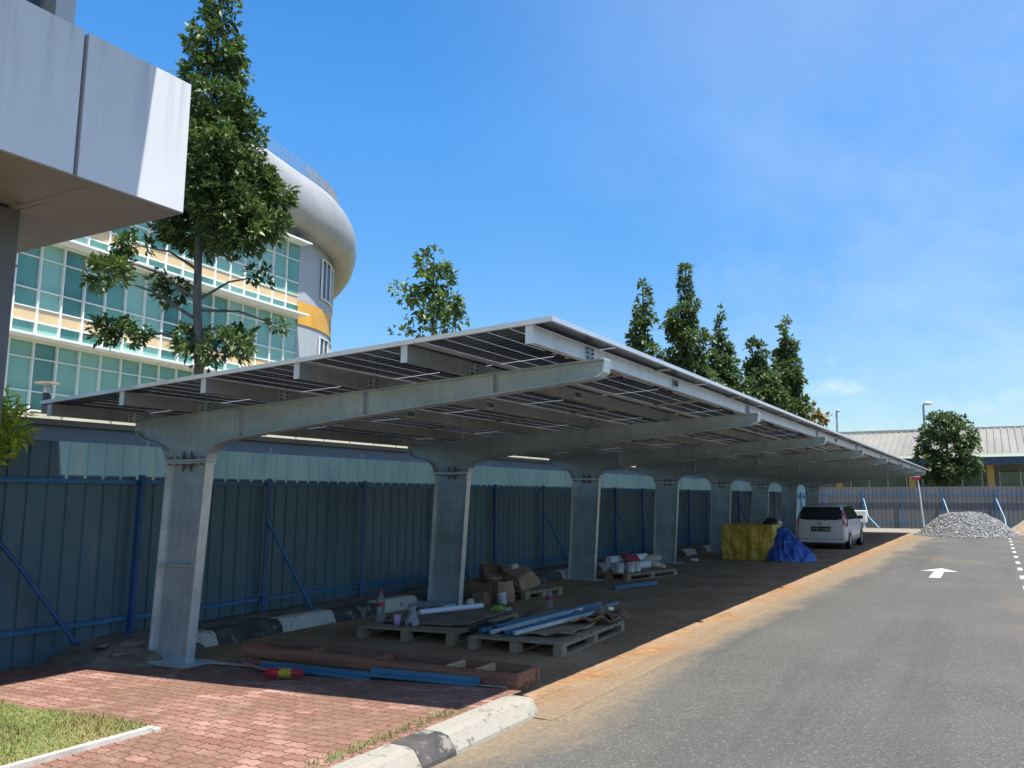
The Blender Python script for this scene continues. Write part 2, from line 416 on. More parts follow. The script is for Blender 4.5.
# props
def woodmat(name, a, b, axis='x'):
    t = NT(name); tc = t.node('ShaderNodeTexCoord').outputs['Object']
    st = {'x': (.6, 9, 9), 'y': (9, .6, 9)}[axis]
    g = t.noise(2.2, 6, .65, t.scalevec(tc, st))
    c = t.ramp(g, [(.3, a), (.7, b)])
    c = t.mix(t.ramp(t.noise(3, 5, .7), [(.5, 0.0), (.75, .5)]), c, tuple(k*.5 for k in a))
    t.base(c); t.put(Roughness=.8); t.bump(g, .35, .006); return t.m
M['wood_pallet'] = woodmat('pallet_wood', (.20, .145, .092), (.33, .25, .165))
M['wood_red'] = woodmat('red_brown_wood', (.11, .046, .028), (.25, .125, .075))
M['wood_raw'] = woodmat('raw_pine', (.36, .22, .11), (.50, .33, .18))
M['card'] = simple('cardboard', (.34, .215, .13), (.25, .155, .095), 2.5, .9, 0, .25, 12)
M['card_dark'] = simple('damp_cardboard', (.15, .100, .066), (.23, .155, .10), 3, .9, 0, .3, 12)
def tarpmat(name, c1, c2, rough):
    t = NT(name); t.base(t.ramp(t.noise(2, 5), [(.35, c1), (.65, c2)])); t.put(Roughness=rough)
    w_ = t.node('ShaderNodeVectorMath', operation='ADD'); t.l.new(t.pos, w_.inputs[0])
    nv = t.node('ShaderNodeVectorMath', operation='SCALE'); t.l.new(t.noise(2.5, 3, out='Color'), nv.inputs[0]); nv.inputs['Scale'].default_value = .5; t.l.new(nv.outputs[0], w_.inputs[1])
    v1 = t.voro(3.4, w_.outputs[0], 'Distance', 'DISTANCE_TO_EDGE'); v2 = t.voro(8, w_.outputs[0], 'Distance')
    t.bump(t.math('ADD', t.math('MULTIPLY', v1, 1.6), t.math('MULTIPLY', v2, .25)), .55, .07); return t.m
M['tarp_yellow'] = tarpmat('yellow_tarpaulin', (.50, .355, .045), (.40, .28, .04), .5)
M['tarp_blue'] = tarpmat('blue_tarpaulin', (.018, .062, .25), (.028, .09, .34), .36)
M['car_white'] = simple('white_car_paint', (.60, .59, .57), (.57, .56, .54), 1, .25)
M['black'] = simple('black_plastic', (.018, .018, .02), (.028, .028, .03), 8, .5)
M['tyre'] = simple('tyre_rubber', (.022, .022, .022), (.035, .035, .034), 12, .85)
M['rim'] = simple('alloy_rim', (.50, .51, .52), (.42, .43, .44), 5, .35, .7)
t = NT('tail_lamp_red'); t.base((.32, .012, .014)); t.put(Roughness=.15); M['lamp_red'] = t.m
t = NT('tail_lamp_clear'); t.base((.40, .26, .26)); t.put(Roughness=.15); M['lamp_clear'] = t.m
M['gravel'] = simple('grey_crushed_stone', (.19, .19, .185), (.30, .30, .29), 9, .9, 0, .6, 26, bdist=.03)
M['gravel_dark'] = simple('dark_crushed_stone', (.14, .14, .14), (.22, .22, .215), 9, .9)
M['sandpile'] = simple('brown_sand', (.26, .19, .125), (.36, .275, .19), 3, .95, 0, .5, 20, bdist=.03)
t = NT('clear_bottle'); t.base((.62, .67, .70)); t.put(Roughness=.08, IOR=1.2)
t.b.inputs['Transmission Weight'].default_value = .85; M['clear'] = t.m
M['label_red'] = simple('red_label', (.33, .025, .035), (.26, .02, .03), 10, .5)
M['bristle_red'] = simple('red_bristles', (.34, .02, .03), (.24, .015, .02), 40, .8)
M['bristle_yellow'] = simple('yellow_bristles', (.42, .31, .03), (.33, .24, .03), 40, .8)
M['handle'] = simple('faded_red_handle', (.36, .16, .15), (.30, .12, .11), 6, .5)
M['purple'] = simple('lilac_plastic', (.42, .28, .50), (.38, .25, .46), 4, .5)
M['film'] = simple('cloudy_plastic_film', (.26, .25, .27), (.20, .20, .22), 6, .35)
M['lime'] = simple('lime_wrapper', (.22, .40, .06), (.17, .32, .05), 8, .5)
M['net'] = simple('dark_netting', (.02, .03, .028), (.035, .045, .04), 30, .8)
M['cement_bag'] = simple('cement_bag_paper', (.46, .42, .35), (.36, .32, .26), 4, .85, 0, .3, 14)
M['cloth_red'] = simple('crimson_cloth', (.30, .02, .05), (.22, .015, .04), 5, .8)
M['tan'] = simple('tan_lamp_plate', (.40, .30, .20), (.34, .25, .17), 4, .5)

# ------------------------------------------------------------------ camera, light, world
HC = 1.6
p = math.atan(113/820); yaw = math.atan(436/math.hypot(820, 113))
cam = bpy.data.cameras.new('camera'); co = bpy.data.objects.new('camera', cam); COL.objects.link(co)
cam.sensor_width = 36; cam.lens = 820/1024*36; cam.shift_x = -48/1024; cam.clip_end = 2000; cam.clip_start = .05
co.location = (0, 0, HC); co.rotation_euler = (R(90)+p, 0, yaw); scene.camera = co

SUN = Vector((-.353, .13, -1)).normalized()      # direction light travels
sun = bpy.data.lights.new('sun', 'SUN'); so = bpy.data.objects.new('sun', sun); COL.objects.link(so)
sun.energy = 4.9; sun.angle = R(.53); sun.color = (1, .955, .88)
so.rotation_euler = SUN.to_track_quat('-Z', 'Y').to_euler(); so.location = (6, -2, 20)
elev = math.asin(-SUN.z); azi = math.atan2(-SUN.x, -SUN.y)    # clockwise from +Y
w = bpy.data.worlds.new('World'); scene.world = w; w.use_nodes = True
nt = w.node_tree; bg = nt.nodes['Background']
sky = nt.nodes.new('ShaderNodeTexSky'); sky.sky_type = 'NISHITA'; sky.sun_disc = False
sky.sun_elevation = elev; sky.sun_rotation = azi
sky.air_density = 1.0; sky.dust_density = .6; sky.ozone_density = 2.2; sky.altitude = 0
tcw = nt.nodes.new('ShaderNodeTexCoord')
def wn(t, **k):
    n = nt.nodes.new(t)
    for a, b in k.items(): setattr(n, a, b)
    return n
sepw = wn('ShaderNodeSeparateXYZ'); nt.links.new(tcw.outputs['Generated'], sepw.inputs[0])
# project the direction on a flat cloud layer: (x, y) / (z + .12)
dz = wn('ShaderNodeMath', operation='ADD'); nt.links.new(sepw.outputs[2], dz.inputs[0]); dz.inputs[1].default_value = .14
dv = wn('ShaderNodeCombineXYZ')
for i in (0, 1):
    q = wn('ShaderNodeMath', operation='DIVIDE'); nt.links.new(sepw.outputs[i], q.inputs[0]); nt.links.new(dz.outputs[0], q.inputs[1])
    nt.links.new(q.outputs[0], dv.inputs[i])
def cloud(scale, stretch, lo, hi, amt, loc):
    mp = wn('ShaderNodeMapping'); nt.links.new(dv.outputs[0], mp.inputs[0]); mp.inputs['Scale'].default_value = stretch; mp.inputs['Location'].default_value = loc
    n = wn('ShaderNodeTexNoise'); nt.links.new(mp.outputs[0], n.inputs[0]); n.inputs['Scale'].default_value = scale
    n.inputs['Detail'].default_value = 9; n.inputs['Roughness'].default_value = .58; n.inputs['Distortion'].default_value = .5
    r = wn('ShaderNodeMapRange'); nt.links.new(n.outputs[0], r.inputs[0])
    r.inputs[1].default_value = lo; r.inputs[2].default_value = hi; r.inputs[3].default_value = 0; r.inputs[4].default_value = amt
    return r.outputs[0]
c1 = cloud(.7, (1, .6, 1), .40, .85, .50, (2.3, 4.1, 0)); c2 = cloud(1.25, (1.5, .8, 1), .70, .85, .3, (5.4, 3.3, 0))
mxm = wn('ShaderNodeMath', operation='MAXIMUM'); nt.links.new(c1, mxm.inputs[0]); nt.links.new(c2, mxm.inputs[1])
def puff(px, py, wa, we, amt):
    rr = Vector((math.cos(yaw), math.sin(yaw), 0)); f_ = Vector((-math.sin(yaw)*math.cos(p), math.cos(yaw)*math.cos(p), math.sin(p))); u_ = rr.cross(f_)
    d = (rr*((px-560)/820)-u_*((py-384)/820)+f_).normalized(); hz = Vector((d.y, -d.x, 0)).normalized()
    dt = wn('ShaderNodeVectorMath', operation='DOT_PRODUCT'); nt.links.new(tcw.outputs['Generated'], dt.inputs[0]); dt.inputs[1].default_value = hz
    def mt(op, a, b=None, cl=False):
        n_ = wn('ShaderNodeMath', operation=op); n_.use_clamp = cl
        for i, v in enumerate((a, b)):
            if v is None: continue
            if isinstance(v, (int, float)): n_.inputs[i].default_value = v
            else: nt.links.new(v, n_.inputs[i])
        return n_.outputs[0]
    a = mt('DIVIDE', dt.outputs['Value'], wa); e = mt('DIVIDE', mt('SUBTRACT', sepw.outputs[2], d.z), we)
    r2 = mt('ADD', mt('MULTIPLY', a, a), mt('MULTIPLY', e, e)); g_ = mt('SUBTRACT', 1.0, r2, True)
    nz = wn('ShaderNodeTexNoise'); nt.links.new(tcw.outputs['Generated'], nz.inputs[0]); nz.inputs['Scale'].default_value = 28; nz.inputs['Detail'].default_value = 7; nz.inputs['Roughness'].default_value = .62
    k_ = mt('MULTIPLY', mt('SUBTRACT', nz.outputs[0], .34, True), 3.2, True)
    return mt('MULTIPLY', mt('MULTIPLY', g_, k_, True), amt)
for args in ((836, 387, .045, .014, .85), (842, 360, .030, .013, .5), (815, 391, .035, .008, .5), (1005, 400, .09, .02, .4), (760, 285, .16, .05, .22)):
    pf = puff(*args); mx_ = wn('ShaderNodeMath', operation='MAXIMUM'); nt.links.new(mxm.outputs[0], mx_.inputs[0]); nt.links.new(pf, mx_.inputs[1]); mxm = mx_
# more cloud towards +X, none high on the -X side
rx = wn('ShaderNodeMapRange'); nt.links.new(sepw.outputs[0], rx.inputs[0])
rx.inputs[1].default_value = -.55; rx.inputs[2].default_value = .1; rx.inputs[3].default_value = .0; rx.inputs[4].default_value = 1
mm = wn('ShaderNodeMath', operation='MULTIPLY'); nt.links.new(mxm.outputs[0], mm.inputs[0]); nt.links.new(rx.outputs[0], mm.inputs[1])
sat = wn('ShaderNodeHueSaturation'); nt.links.new(sky.outputs[0], sat.inputs['Color']); sat.inputs['Saturation'].default_value = 1.36; sat.inputs['Value'].default_value = 1.0
mixw = wn('ShaderNodeMix', data_type='RGBA'); nt.links.new(mm.outputs[0], mixw.inputs[0]); 
low = wn('ShaderNodeMapRange'); nt.links.new(sepw.outputs[2], low.inputs[0]); low.inputs[1].default_value = 0; low.inputs[2].default_value = .42; low.inputs[3].default_value = .56; low.inputs[4].default_value = 1
nt.links.new(low.outputs[0], sat.inputs['Value']); nt.links.new(sat.outputs[0], mixw.inputs[6])
mixw.inputs[7].default_value = (4.2, 4.5, 4.9, 1)
nt.links.new(mixw.outputs[2], bg.inputs[0]); bg.inputs[1].default_value = .130
scene.view_settings.view_transform = 'Standard'; scene.view_settings.look = 'None'
scene.view_settings.exposure = 0.95; scene.view_settings.gamma = 1
scene.cycles.max_bounces = 8; scene.cycles.transparent_max_bounces = 8

# ------------------------------------------------------------------ ground
m = MB(); m.add([(-600, -300, -.05), (600, -300, -.05), (600, 900, -.05), (-600, 900, -.05)], [(0, 1, 2, 3)]); struct('ground', m, M['ground'])
m = MB(); m.add([(-3.02, -12, 0), (16, -12, 0), (16, 45.4, 0), (-3.02, 45.4, 0)], [(0, 1, 2, 3)])
m.add([(-3.25, -12, 0), (-3.02, -12, 0), (-3.02, 5.5, 0), (-3.25, 5.5, 0)], [(0, 1, 2, 3)]); struct('road', m, M['asphalt'])
def gz(x, y): return .010*mnoise.noise(Vector((x*1.3, y*.9, 0))) + .006*mnoise.noise(Vector((x*5, y*5, 3)))
m = MB()
NX, NY = 60, 300
m.grid(lambda u, v: (-7.62+u*4.68, 5.45+v*39.9, .006 + (gz(-7.62+u*4.68, 5.45+v*39.9) if 0 < u < 1 else -.004)), NX, NY); struct('parking_ground', m, M['dirt'])
BZ = lambda x: .105 + (x+3.4)*.0285
m = MB(); NB = 40
m.grid(lambda u, v: (-8.6+u*5.24, -6+v*11.7+(0 if v < 1 else .14*(u-.7)), BZ(-8.6+u*5.2)+.006*mnoise.noise(Vector((u*9, v*14, 1)))), NB, 60); struct('brick_pavement', m, M['bricks'])
m = MB()     # concrete lip at the back of the pavers
m.grid(lambda u, v: (-7.45+u*3.9, 5.72+.14*(u-.48)+v*.12, (BZ(-7.45+u*3.9)+.002) if v < .5 else (.02 if v < .99 else -.02)), 30, 3); struct('pavement_edge', m, M['concrete'])

# verge along the fence + old kerb
def vz(x, y): return -.16+(.295+.03*mnoise.noise(Vector((x*2, y*1.1, 5)))+.02*mnoise.noise(Vector((x*7, y*6, 5))))*max(0, min(1, (y-4.95)/.6))**.6
m = MB(); m.grid(lambda u, v: (-9.9+u*2.06, 4.95+v*40.7, vz(-9.9+u*2.06, 4.95+v*40.7)), 14, 440); m.grid(lambda u, v: (-7.86+u*.62, 4.98+v*1.15, (vz(-7.9, 4.98+v*1.15)+.01)*(1-u**1.6)-.03*u+.02*mnoise.noise(Vector((u*4, v*7, 2)))), 12, 22); struct('verge', m, M['verge'])
m = MB()
prof = [(-7.60, -.03), (-7.60, .02), (-7.655, .125), (-7.70, .155), (-7.86, .155), (-7.86, -.03)]
y = 5.95; i = 0
while y < 44.5:
    L = .92*random.uniform(.93, 1.05) if i else .5
    jx = random.uniform(-.012, .012); jz = random.uniform(-.012, .008)
    m.prism([(a+jx, b+jz) for a, b in prof], y+.006, y+L-.006, 'y', i % 2)
    y += L; i += 1
struct('verge_kerb', m, [M['kerb_worn'], M['kerb_black']])
# front kerb with a rounded nose
m = MB()
kp = [(-3.37, -.03), (-3.37, .110), (-3.345, .124), (-3.215, .124), (-3.155, .110), (-3.09, .025), (-3.08, -.03)]
cuts = [(-8, -6.4, 0), (-6.4, -5.5, 1), (-5.5, -4.4, 0), (-4.4, -3.5, 1), (-3.5, -2.4, 0), (-2.4, -1.5, 1), (-1.5, -.4, 0), (-.4, .5, 1), (.5, 1.6, 0), (1.6, 2.3, 1), (2.3, 3.2, 0), (3.2, 4.13, 0), (4.13, 4.47, 1), (4.47, 5.42, 0)]
for a, b, k in cuts: m.prism(kp, a+.004, b-.002, 'y', k)
n = 9; rings = []      # nose
for j in range(n):
    an = j/(n-1)*math.pi/2; sc = math.cos(an); yy = 5.418+math.sin(an)*.20
    rings.append([(-3.21+(a+3.21)*(.30+.70*sc), yy-(.04*(b/.124) if j == n-1 else 0), b*(.72+.28*sc) if b > 0 else b) for a, b in kp])
vv = sum(rings, []); q = len(kp)
m.add(vv, [(r*q+i, r*q+(i+1) % q, (r+1)*q+(i+1) % q, (r+1)*q+i) for r in range(n-1) for i in range(q)], 0, True)
m.add(rings[-1], [tuple(range(q))], 0)
struct('kerb', m, [M['kerb_white'], M['kerb_black']])
# small broken stones by the first column
for k, (x, y, z, s) in enumerate([(-7.80, 5.55, .13, .12), (-7.70, 5.36, .07, .08), (-8.05, 5.4, .12, .08), (-7.68, 5.74, .12, .10)]):
    m = MB(); m.lathe([(0, -.3), (.8, -.28), (1, 0), (.75, .35), (0, .42)], n=7, smooth=False)
    m.v = [(a*s*1.2*(1+.3*mnoise.noise(Vector((a*2, b*2, k)))), b*s*.9*(1+.4*mnoise.noise(Vector((b*3, a, k+5)))), c*s*.7) for a, b, c in m.v]
    single('broken_stone', m, M['verge'], ['grey lump of broken kerb beside the nearest steel column', 'low broken kerb chunk on the paver edge left of the nearest column', 'small dark rubble lump closest to the blue fence', 'pale rubble lump touching the end of the old kerb'][k], 'rubble', (x, y, z), 'broken kerb lumps', world=False, rz=k*1.3)

# lane marks and arrow
m = MB()
for k in range(11):
    yc = 36.4-2.16*k + (.1 if k % 3 else 0)
    m.add([(.325, yc-.42, .004), (.42, yc-.42, .004), (.42, yc+.38, .004), (.325, yc+.38, .004)], [(0, 1, 2, 3)])
struct('lane_dashes', m, M['paint'])
m = MB(); m.add([(-1.30, 18.3, .004), (-1.08, 18.3, .004), (-1.09, 19.9, .004), (-1.29, 19.9, .004), (-1.57, 19.9, .004), (-.81, 19.9, .004), (-1.19, 20.8, .004)], [(0, 1, 2, 3), (4, 5, 6)])
struct('lane_arrow', m, M['paint'])

# lawn patch + edging
m = MB(); m.grid(lambda u, v: (-9+u*3.93, -3+v*6.80+.12*(1-u)*0, BZ(-9+u*3.93)+.02), 20, 20); struct('lawn_soil', m, M['turf'])
m = MB(); m.box((-5.06, .40, .056), (.05, 6.78, .07)); m.box((-5.09, 3.80, .048), (.15, .05, .06)); struct('lawn_edging', m, M['concrete'])
def leaf_mesh(name, base, tip, side, bend, mats, var):
    """numpy batch of bent diamond leaves: base/tip/side (n,3) vectors"""
    n = len(base); mid = (base+tip)/2 + bend
    v = np.stack([base, mid-side, tip, mid+side], 1).reshape(-1, 3)
    me = bpy.data.meshes.new(name); me.vertices.add(n*4); me.vertices.foreach_set('co', v.ravel())
    me.loops.add(n*6); i = np.arange(n)[:, None]*4
    idx = (i+np.array([0, 1, 2, 0, 2, 3])).ravel()
    me.loops.foreach_set('vertex_index', idx)
    me.polygons.add(n*2); me.polygons.foreach_set('loop_start', np.arange(n*2)*3)
    me.attributes.new('leafvar', 'FLOAT', 'POINT').data.foreach_set('value', np.repeat(var, 4))
    me.materials.append(mats); me.update(calc_edges=True); me.validate()
    return me
n = 34000
gx = rng.uniform(-9, -5.07, n); gy = rng.uniform(2.0, 3.83, n)
b = np.stack([gx, gy, .105+(gx+3.4)*.0285+.018], 1)
hgt = rng.uniform(.015, .040, n)*(1+.5*np.sin(gx*4+gy*3)*np.cos(gy*5)); an = rng.uniform(0, 6.28, n)
tp = b+np.stack([np.cos(an)*.022, np.sin(an)*.022, hgt], 1)
sd = np.stack([-np.sin(an), np.cos(an), np.zeros(n)], 1)*.0032
pv = np.array([mnoise.noise(Vector((x*1.7, y*2.4, 2))) for x, y in zip(gx, gy)])
var = np.clip(.50+pv*.95+rng.normal(0, .13, n), 0, 1)
o = link('lawn_grass', leaf_mesh('lawn_grass', b, tp, sd, np.stack([np.zeros(n), np.zeros(n), hgt*.1], 1), M['grass'], var))
setp(o, 'short patchy lawn with dry spots in the bottom left corner', 'grass', kind='stuff')
n = 900       # weeds along the front kerb
gy = rng.uniform(1.5, 5.0, n); gx = -3.46+rng.normal(0, .03, n)-.02
keep = np.array([mnoise.noise(Vector((0, y*2.2, 9))) > -.05 for y in gy]); gx, gy = gx[keep], gy[keep]; n = len(gx)
b = np.stack([gx, gy, np.full(n, .10)], 1); an = rng.uniform(0, 6.28, n); hgt = rng.uniform(.015, .05, n)
tp = b+np.stack([np.cos(an)*.025, np.sin(an)*.025, hgt], 1); sd = np.stack([-np.sin(an), np.cos(an), np.zeros(n)], 1)*.004
o = link('kerb_weeds', leaf_mesh('kerb_weeds', b, tp, sd, np.zeros((n, 3)), M['grass'], rng.uniform(.5, 1, n)))
setp(o, 'thin line of weeds where the pavers meet the front kerb', 'weeds', kind='stuff')

# ------------------------------------------------------------------ solar carport
TAN = .0455; TILT = math.atan(TAN)
ZB = lambda x: 2.64+(x+2.54)*TAN          # beam top
Y0, YP, NCOL = 5.6, 4.56, 8
cp = empty('solar_carport', (-7.2, 5.6, 0), 'long galvanised steel carport roofed with solar panels over the parking bays', 'carport')
OC = (-7.2, 5.6, 0)
def strip_flange(m, pts, y0, y1, th=.012):
    """a plate following an edge polyline in XZ"""
    k = len(pts); off = []
    for i, q in enumerate(pts):
        a = Vector(pts[max(i-1, 0)]); b = Vector(pts[min(i+1, k-1)]); tt = (b-a).normalized()
        off.append((q[0]-tt.y*th, q[1]+tt.x*th))
    for i in range(k-1):
        m.prism([pts[i], pts[i+1], off[i+1], off[i]], y0, y1, 'y')
def make_column(k):
    y = Y0+k*YP; o = Vector((-7.2, y, 0))
    m = MB()
    XL, XR, TL, TR = -7.55, -6.99, -7.455, -6.865
    m.prism([(XL+.012, .012), (XR-.012, .012), (TR-.012, 1.93), (TL+.012, 1.93)], y-.006, y+.006, 'y', 1)
    m.prism([(XL, .012), (XL+.012, .012), (TL+.012, 1.93), (TL, 1.93)], y-.05, y+.05, 'y')
    m.prism([(XR-.012, .012), (XR, .012), (TR, 1.93), (TR-.012, 1.93)], y-.05, y+.05, 'y')
    m.box((-7.20, y-.026, .93), (.55, .04, .010))
    c = part('column', m, [M['galv'], M['galv_web']], cp, (*(o.xy), 0)); c.location = o-Vector(OC)
    m = MB(); m.box((-7.22, y, .008), (.78, .36, .02)); part('base_plate', m, M['galv_dull'], c, (o.x, o.y, 0))
    m = MB()
    m.box((-7.16, y, 1.939), (.615, .115, .016), 1); m.box((-7.16, y, 1.962), (.615, .115, .016), 1)
    for xx in (-7.20, -7.09):
        m.prism([(xx-.03, 1.972), (xx+.03, 1.972), (xx, 2.06)], y-.05, y-.038, 'y'); m.prism([(xx-.03, 1.930), (xx, 1.845), (xx+.03, 1.930)], y-.05, y-.038, 'y')
        for zz in (1.915, 1.985): m.lathe([(0, 0), (.014, 0), (.014, .02), (0, .02)], (xx-.19, y-.055, zz), 6); m.lathe([(0, 0), (.014, 0), (.014, .02), (0, .02)], (xx+.17, y-.055, zz), 6)
    part('splice_plate', m, [M['bolt'], M['galv']], c, (o.x, o.y, 0))
    return c
def make_beam(k):
    y = Y0+k*YP
    bot = [(-7.97, 2.285), (-7.93, 2.245), (-7.86, 2.205), (-7.68, 2.165), (-7.56, 2.125), (-7.49, 2.06), (-7.465, 1.972)]
    bot2 = [(-6.855, 1.972), (-6.845, 2.03), (-6.80, 2.085), (-6.73, 2.125), (-6.62, 2.152), (-6.44, 2.175), (-4.9, 2.315), (-3.55, 2.425), (-2.66, 2.497), (-2.60, 2.508), (-2.56, 2.535), (-2.545, ZB(-2.545)-.012)]
    top = [(-2.545, ZB(-2.545)-.012), (-7.97, ZB(-7.97)-.012)]
    poly = bot+bot2+[top[1]]
    m = MB(); m.prism(poly, y-.006, y+.006, 'y')
    strip_flange(m, [(top[1][0], top[1][1]), (top[0][0], top[0][1])], y-.06, y+.06)
    strip_flange(m, list(reversed(bot)), y-.06, y+.06, .010); strip_flange(m, list(reversed(bot2)), y-.06, y+.06, .010)
    m.prism([(-7.972, 2.285), (-7.960, 2.285), (-7.960, top[1][1]), (-7.972, top[1][1])], y-.06, y+.06, 'y')
    for xs, zb in ((-6.44, 2.18), (-4.9, 2.32), (-3.55, 2.43)):
        m.prism([(xs-.012, zb), (xs+.012, zb), (xs+.012, ZB(xs)-.013), (xs-.012, ZB(xs)-.013)], y-.052, y+.052, 'y')
    b_ = part('beam', m, M['galv_dull'], cp, (-5.2, y, 2.4)); b_.location = Vector((-5.2, y, 2.4))-Vector(OC)
    return b_
c0 = make_column(0); b0 = make_beam(0)
for k in range(1, NCOL):
    for src in (c0, b0):
        c = src.copy(); COL.objects.link(c); c.location.y += k*YP
        for g in src.children:
            d = g.copy(); COL.objects.link(d); d.parent = c
PX = [-2.70, -3.76, -4.83, -5.91, -7.00, -8.10]
YEND = 40.1
cm = MB(); cm.box((.007, 0, 0), (.008, .13, .098), 0)
for ay in (-.04, .04):
    for az in (-.034, 0, .033): cm.box((.015, ay, az), (.012, .022, .018), 1)
beam_clip = cm.mesh('bracket_plate', [M['galv_dull'], M['bolt']])
cm = MB(); cm.box((.007, 0, 0), (.008, .16, .092), 0)
for ay in (-.05, -.017, .017, .05): cm.box((.015, ay, 0), (.012, .012, .05), 1)
joint_clip = cm.mesh('joint_plate', [M['galv_dull'], M['bolt']])
for i, x in enumerate(PX):
    m = MB(); zb = ZB(x); h = .118; y1, y2 = 4.73, YEND
    m.box((x, (y1+y2)/2, zb+h/2), (.006, y2-y1, h))
    sgn = -1
    m.box((x+sgn*.028, (y1+y2)/2, zb+.003), (.05, y2-y1, .006)); m.box((x+sgn*.028, (y1+y2)/2, zb+h-.003), (.05, y2-y1, .006))
    m.box((x+sgn*.05, (y1+y2)/2, zb+.016), (.006, y2-y1, .02)); m.box((x+sgn*.05, (y1+y2)/2, zb+h-.016), (.006, y2-y1, .02))
    m.box((x-.026, y1-.003, zb+h/2), (.058, .006, h+.012), 1)
    pu = part('purlin', m, [M['galv_sunlit'], M['galv_sunlit']] if i == 0 else [M['galv_shaded'], M['galv_sunlit']], cp, (x, 4.7, zb)); pu.location = Vector((x, 4.7, zb))-Vector(OC)  # sunlit copy on the outer purlin and all ends, shaded copy elsewhere
    for k in range(NCOL):
        for nm, me_, yy in (('bracket_plate', beam_clip, Y0+k*YP), ('joint_plate', joint_clip, Y0+k*YP+YP*.42)):
            if nm == 'joint_plate' and k % 2: continue
            q = link(nm, me_, pu); q.location = (0, yy-4.7, h/2)
# panels: five rows of landscape modules, each one a part with its frame
PL, PWD = 2.363, 1.141
gm = MB()
gm.box((0, 0, .020), (PWD-.02, PL-.02, .006)); glass_me = gm.mesh('solar_panel', M['panel'])
fm = MB()
for sx in (-1, 1): fm.box((sx*(PWD/2-.006), 0, .0175), (.012, PL, .035)); fm.box((sx*(PWD/2-.016), 0, .002), (.028, PL-.03, .003))
for sy in (-1, 1): fm.box((0, sy*(PL/2-.006), .0175), (PWD-.026, .012, .035)); fm.box((0, sy*(PL/2-.018), .0025), (PWD-.07, .026, .003))
for yy in (-.35, 0, .35): fm.box((0, yy*.6, .010), (.05, .09, .014), 1)
frame_me = fm.mesh('frame', [M['alu'], M['black']])
rowpitch = (8.25-2.53)/5
for r in range(5):
    xc = -2.53-rowpitch*(r+.5)
    for k in range(15):
        yc = 4.70+PL/2+k*(PL+.004)
        o = link('solar_panel', glass_me, cp); o.location = Vector((xc, yc, ZB(xc)+.1205))-Vector(OC); o.rotation_euler = (0, -TILT, 0)
        f = link('frame', frame_me, o)

# ------------------------------------------------------------------ fences
def corrugated(length, z0, z1, pitch=.2, rib=-.017, wt=.042, wb=.022):
    """profile along +s, depth along +d"""
    pts = []
    s = 0
    while s < length:
        pts += [(s, 0), (s+pitch-wt, 0), (s+pitch-wt/2-wb/2, rib), (s+pitch-wt/2+wb/2, rib)]
        s += pitch
    pts.append((s, 0))
    return pts
fen = empty('hoarding_fence', (-8.5, 5.6, .13), 'tall teal corrugated steel hoarding along the back of the parking bays', 'fence')
OF = (-8.5, 5.6, .13)
SHL = 3.6
for k in range(13):
    ys = -1.2+k*SHL; m = MB(); pts = corrugated(SHL-.001, 0, 0)
    top = 2.18+random.uniform(-.01, .01)
    for (a, da), (b_, db) in zip(pts, pts[1:]):
        m.add([(-8.5+da, ys+a, -.10), (-8.5+db, ys+b_, -.10), (-8.5+db, ys+b_, top), (-8.5+da, ys+a, top)], [(0, 1, 2, 3)])
    s_ = part('corrugated_sheet', m, M['sheet'], fen, OF)
for z, h in ((1.765, .045), (.30, .045)):
    m = MB(); m.box((-8.445, 21.8, z), (.04, 46.5, h)); m.box((-8.42, 21.8, z+.012), (.012, 46.5, .008)); part('rail', m, M['blue'], fen, OF)
yy = 2.23
k = 0
while yy < 44.5:
    m = MB(); ln = random.uniform(-.02, .03)
    m.bar((-8.39, yy+ln*0, .08), (-8.395, yy+ln, 1.84), .05, .05); part('post', m, M['blue_deep'], fen, OF)
    if k == 1:
        m = MB(); m.tube([(-8.36, 4.12, 1.62), (-8.32, 4.7, .92), (-8.22, 5.22, .16)], .022, 8); m.box((-8.2, 5.24, .15), (.14, .06, .012)); part('brace', m, M['blue_deep'], fen, OF)
    elif k % 2 == 1:
        m = MB(); m.tube([(-8.35, yy-.06, 1.33), (-7.98, yy+.42, .17), (-7.86, yy+.5, .13)], .02, 8); m.box((-7.88, yy+.48, .14), (.14, .05, .012)); part('brace', m, M['blue'], fen, OF)
    yy += 1.85; k += 1
ff = empty('end_hoarding', (0, 46, 0), 'grey corrugated steel hoarding with blue rails closing the far end of the road', 'fence')
OE = (0, 46, 0)
for k in range(9):
    xs = -8.5+k*3.6; m = MB(); pts = corrugated(3.599, 0, 0)
    for (a, da), (b_, db) in zip(pts, pts[1:]):
        m.add([(xs+a, 46-da, .0), (xs+b_, 46-db, .0), (xs+b_, 46-db, 2.12), (xs+a, 46-da, 2.12)], [(0, 1, 2, 3)])
    part('corrugated_sheet', m, M['sheet_far'], ff, OE)
for z in (1.68, .27):
    m = MB(); m.box((7.7, 45.93, z), (32.4, .04, .045)); part('rail', m, M['blue'], ff, OE)
for i, x in enumerate([-8.1, -6.2, -4.3, -2.4, -.2 + .15, 2.0, 4.2, 6.4, 8.6, 11]):
    m = MB(); m.bar((x, 45.88, 0), (x+.02, 45.88, 1.95), .07, .05); part('post', m, M['blue'], ff, OE)
    if i in (1, 3, 4, 6):
        m = MB(); m.tube([(x+.05, 45.82, 1.5), (x+.35, 45.0, .6), (x+.9 if i == 1 else x+.4, 44.5, .06)], .032, 8); part('brace', m, M['blue_light'], ff, OE)

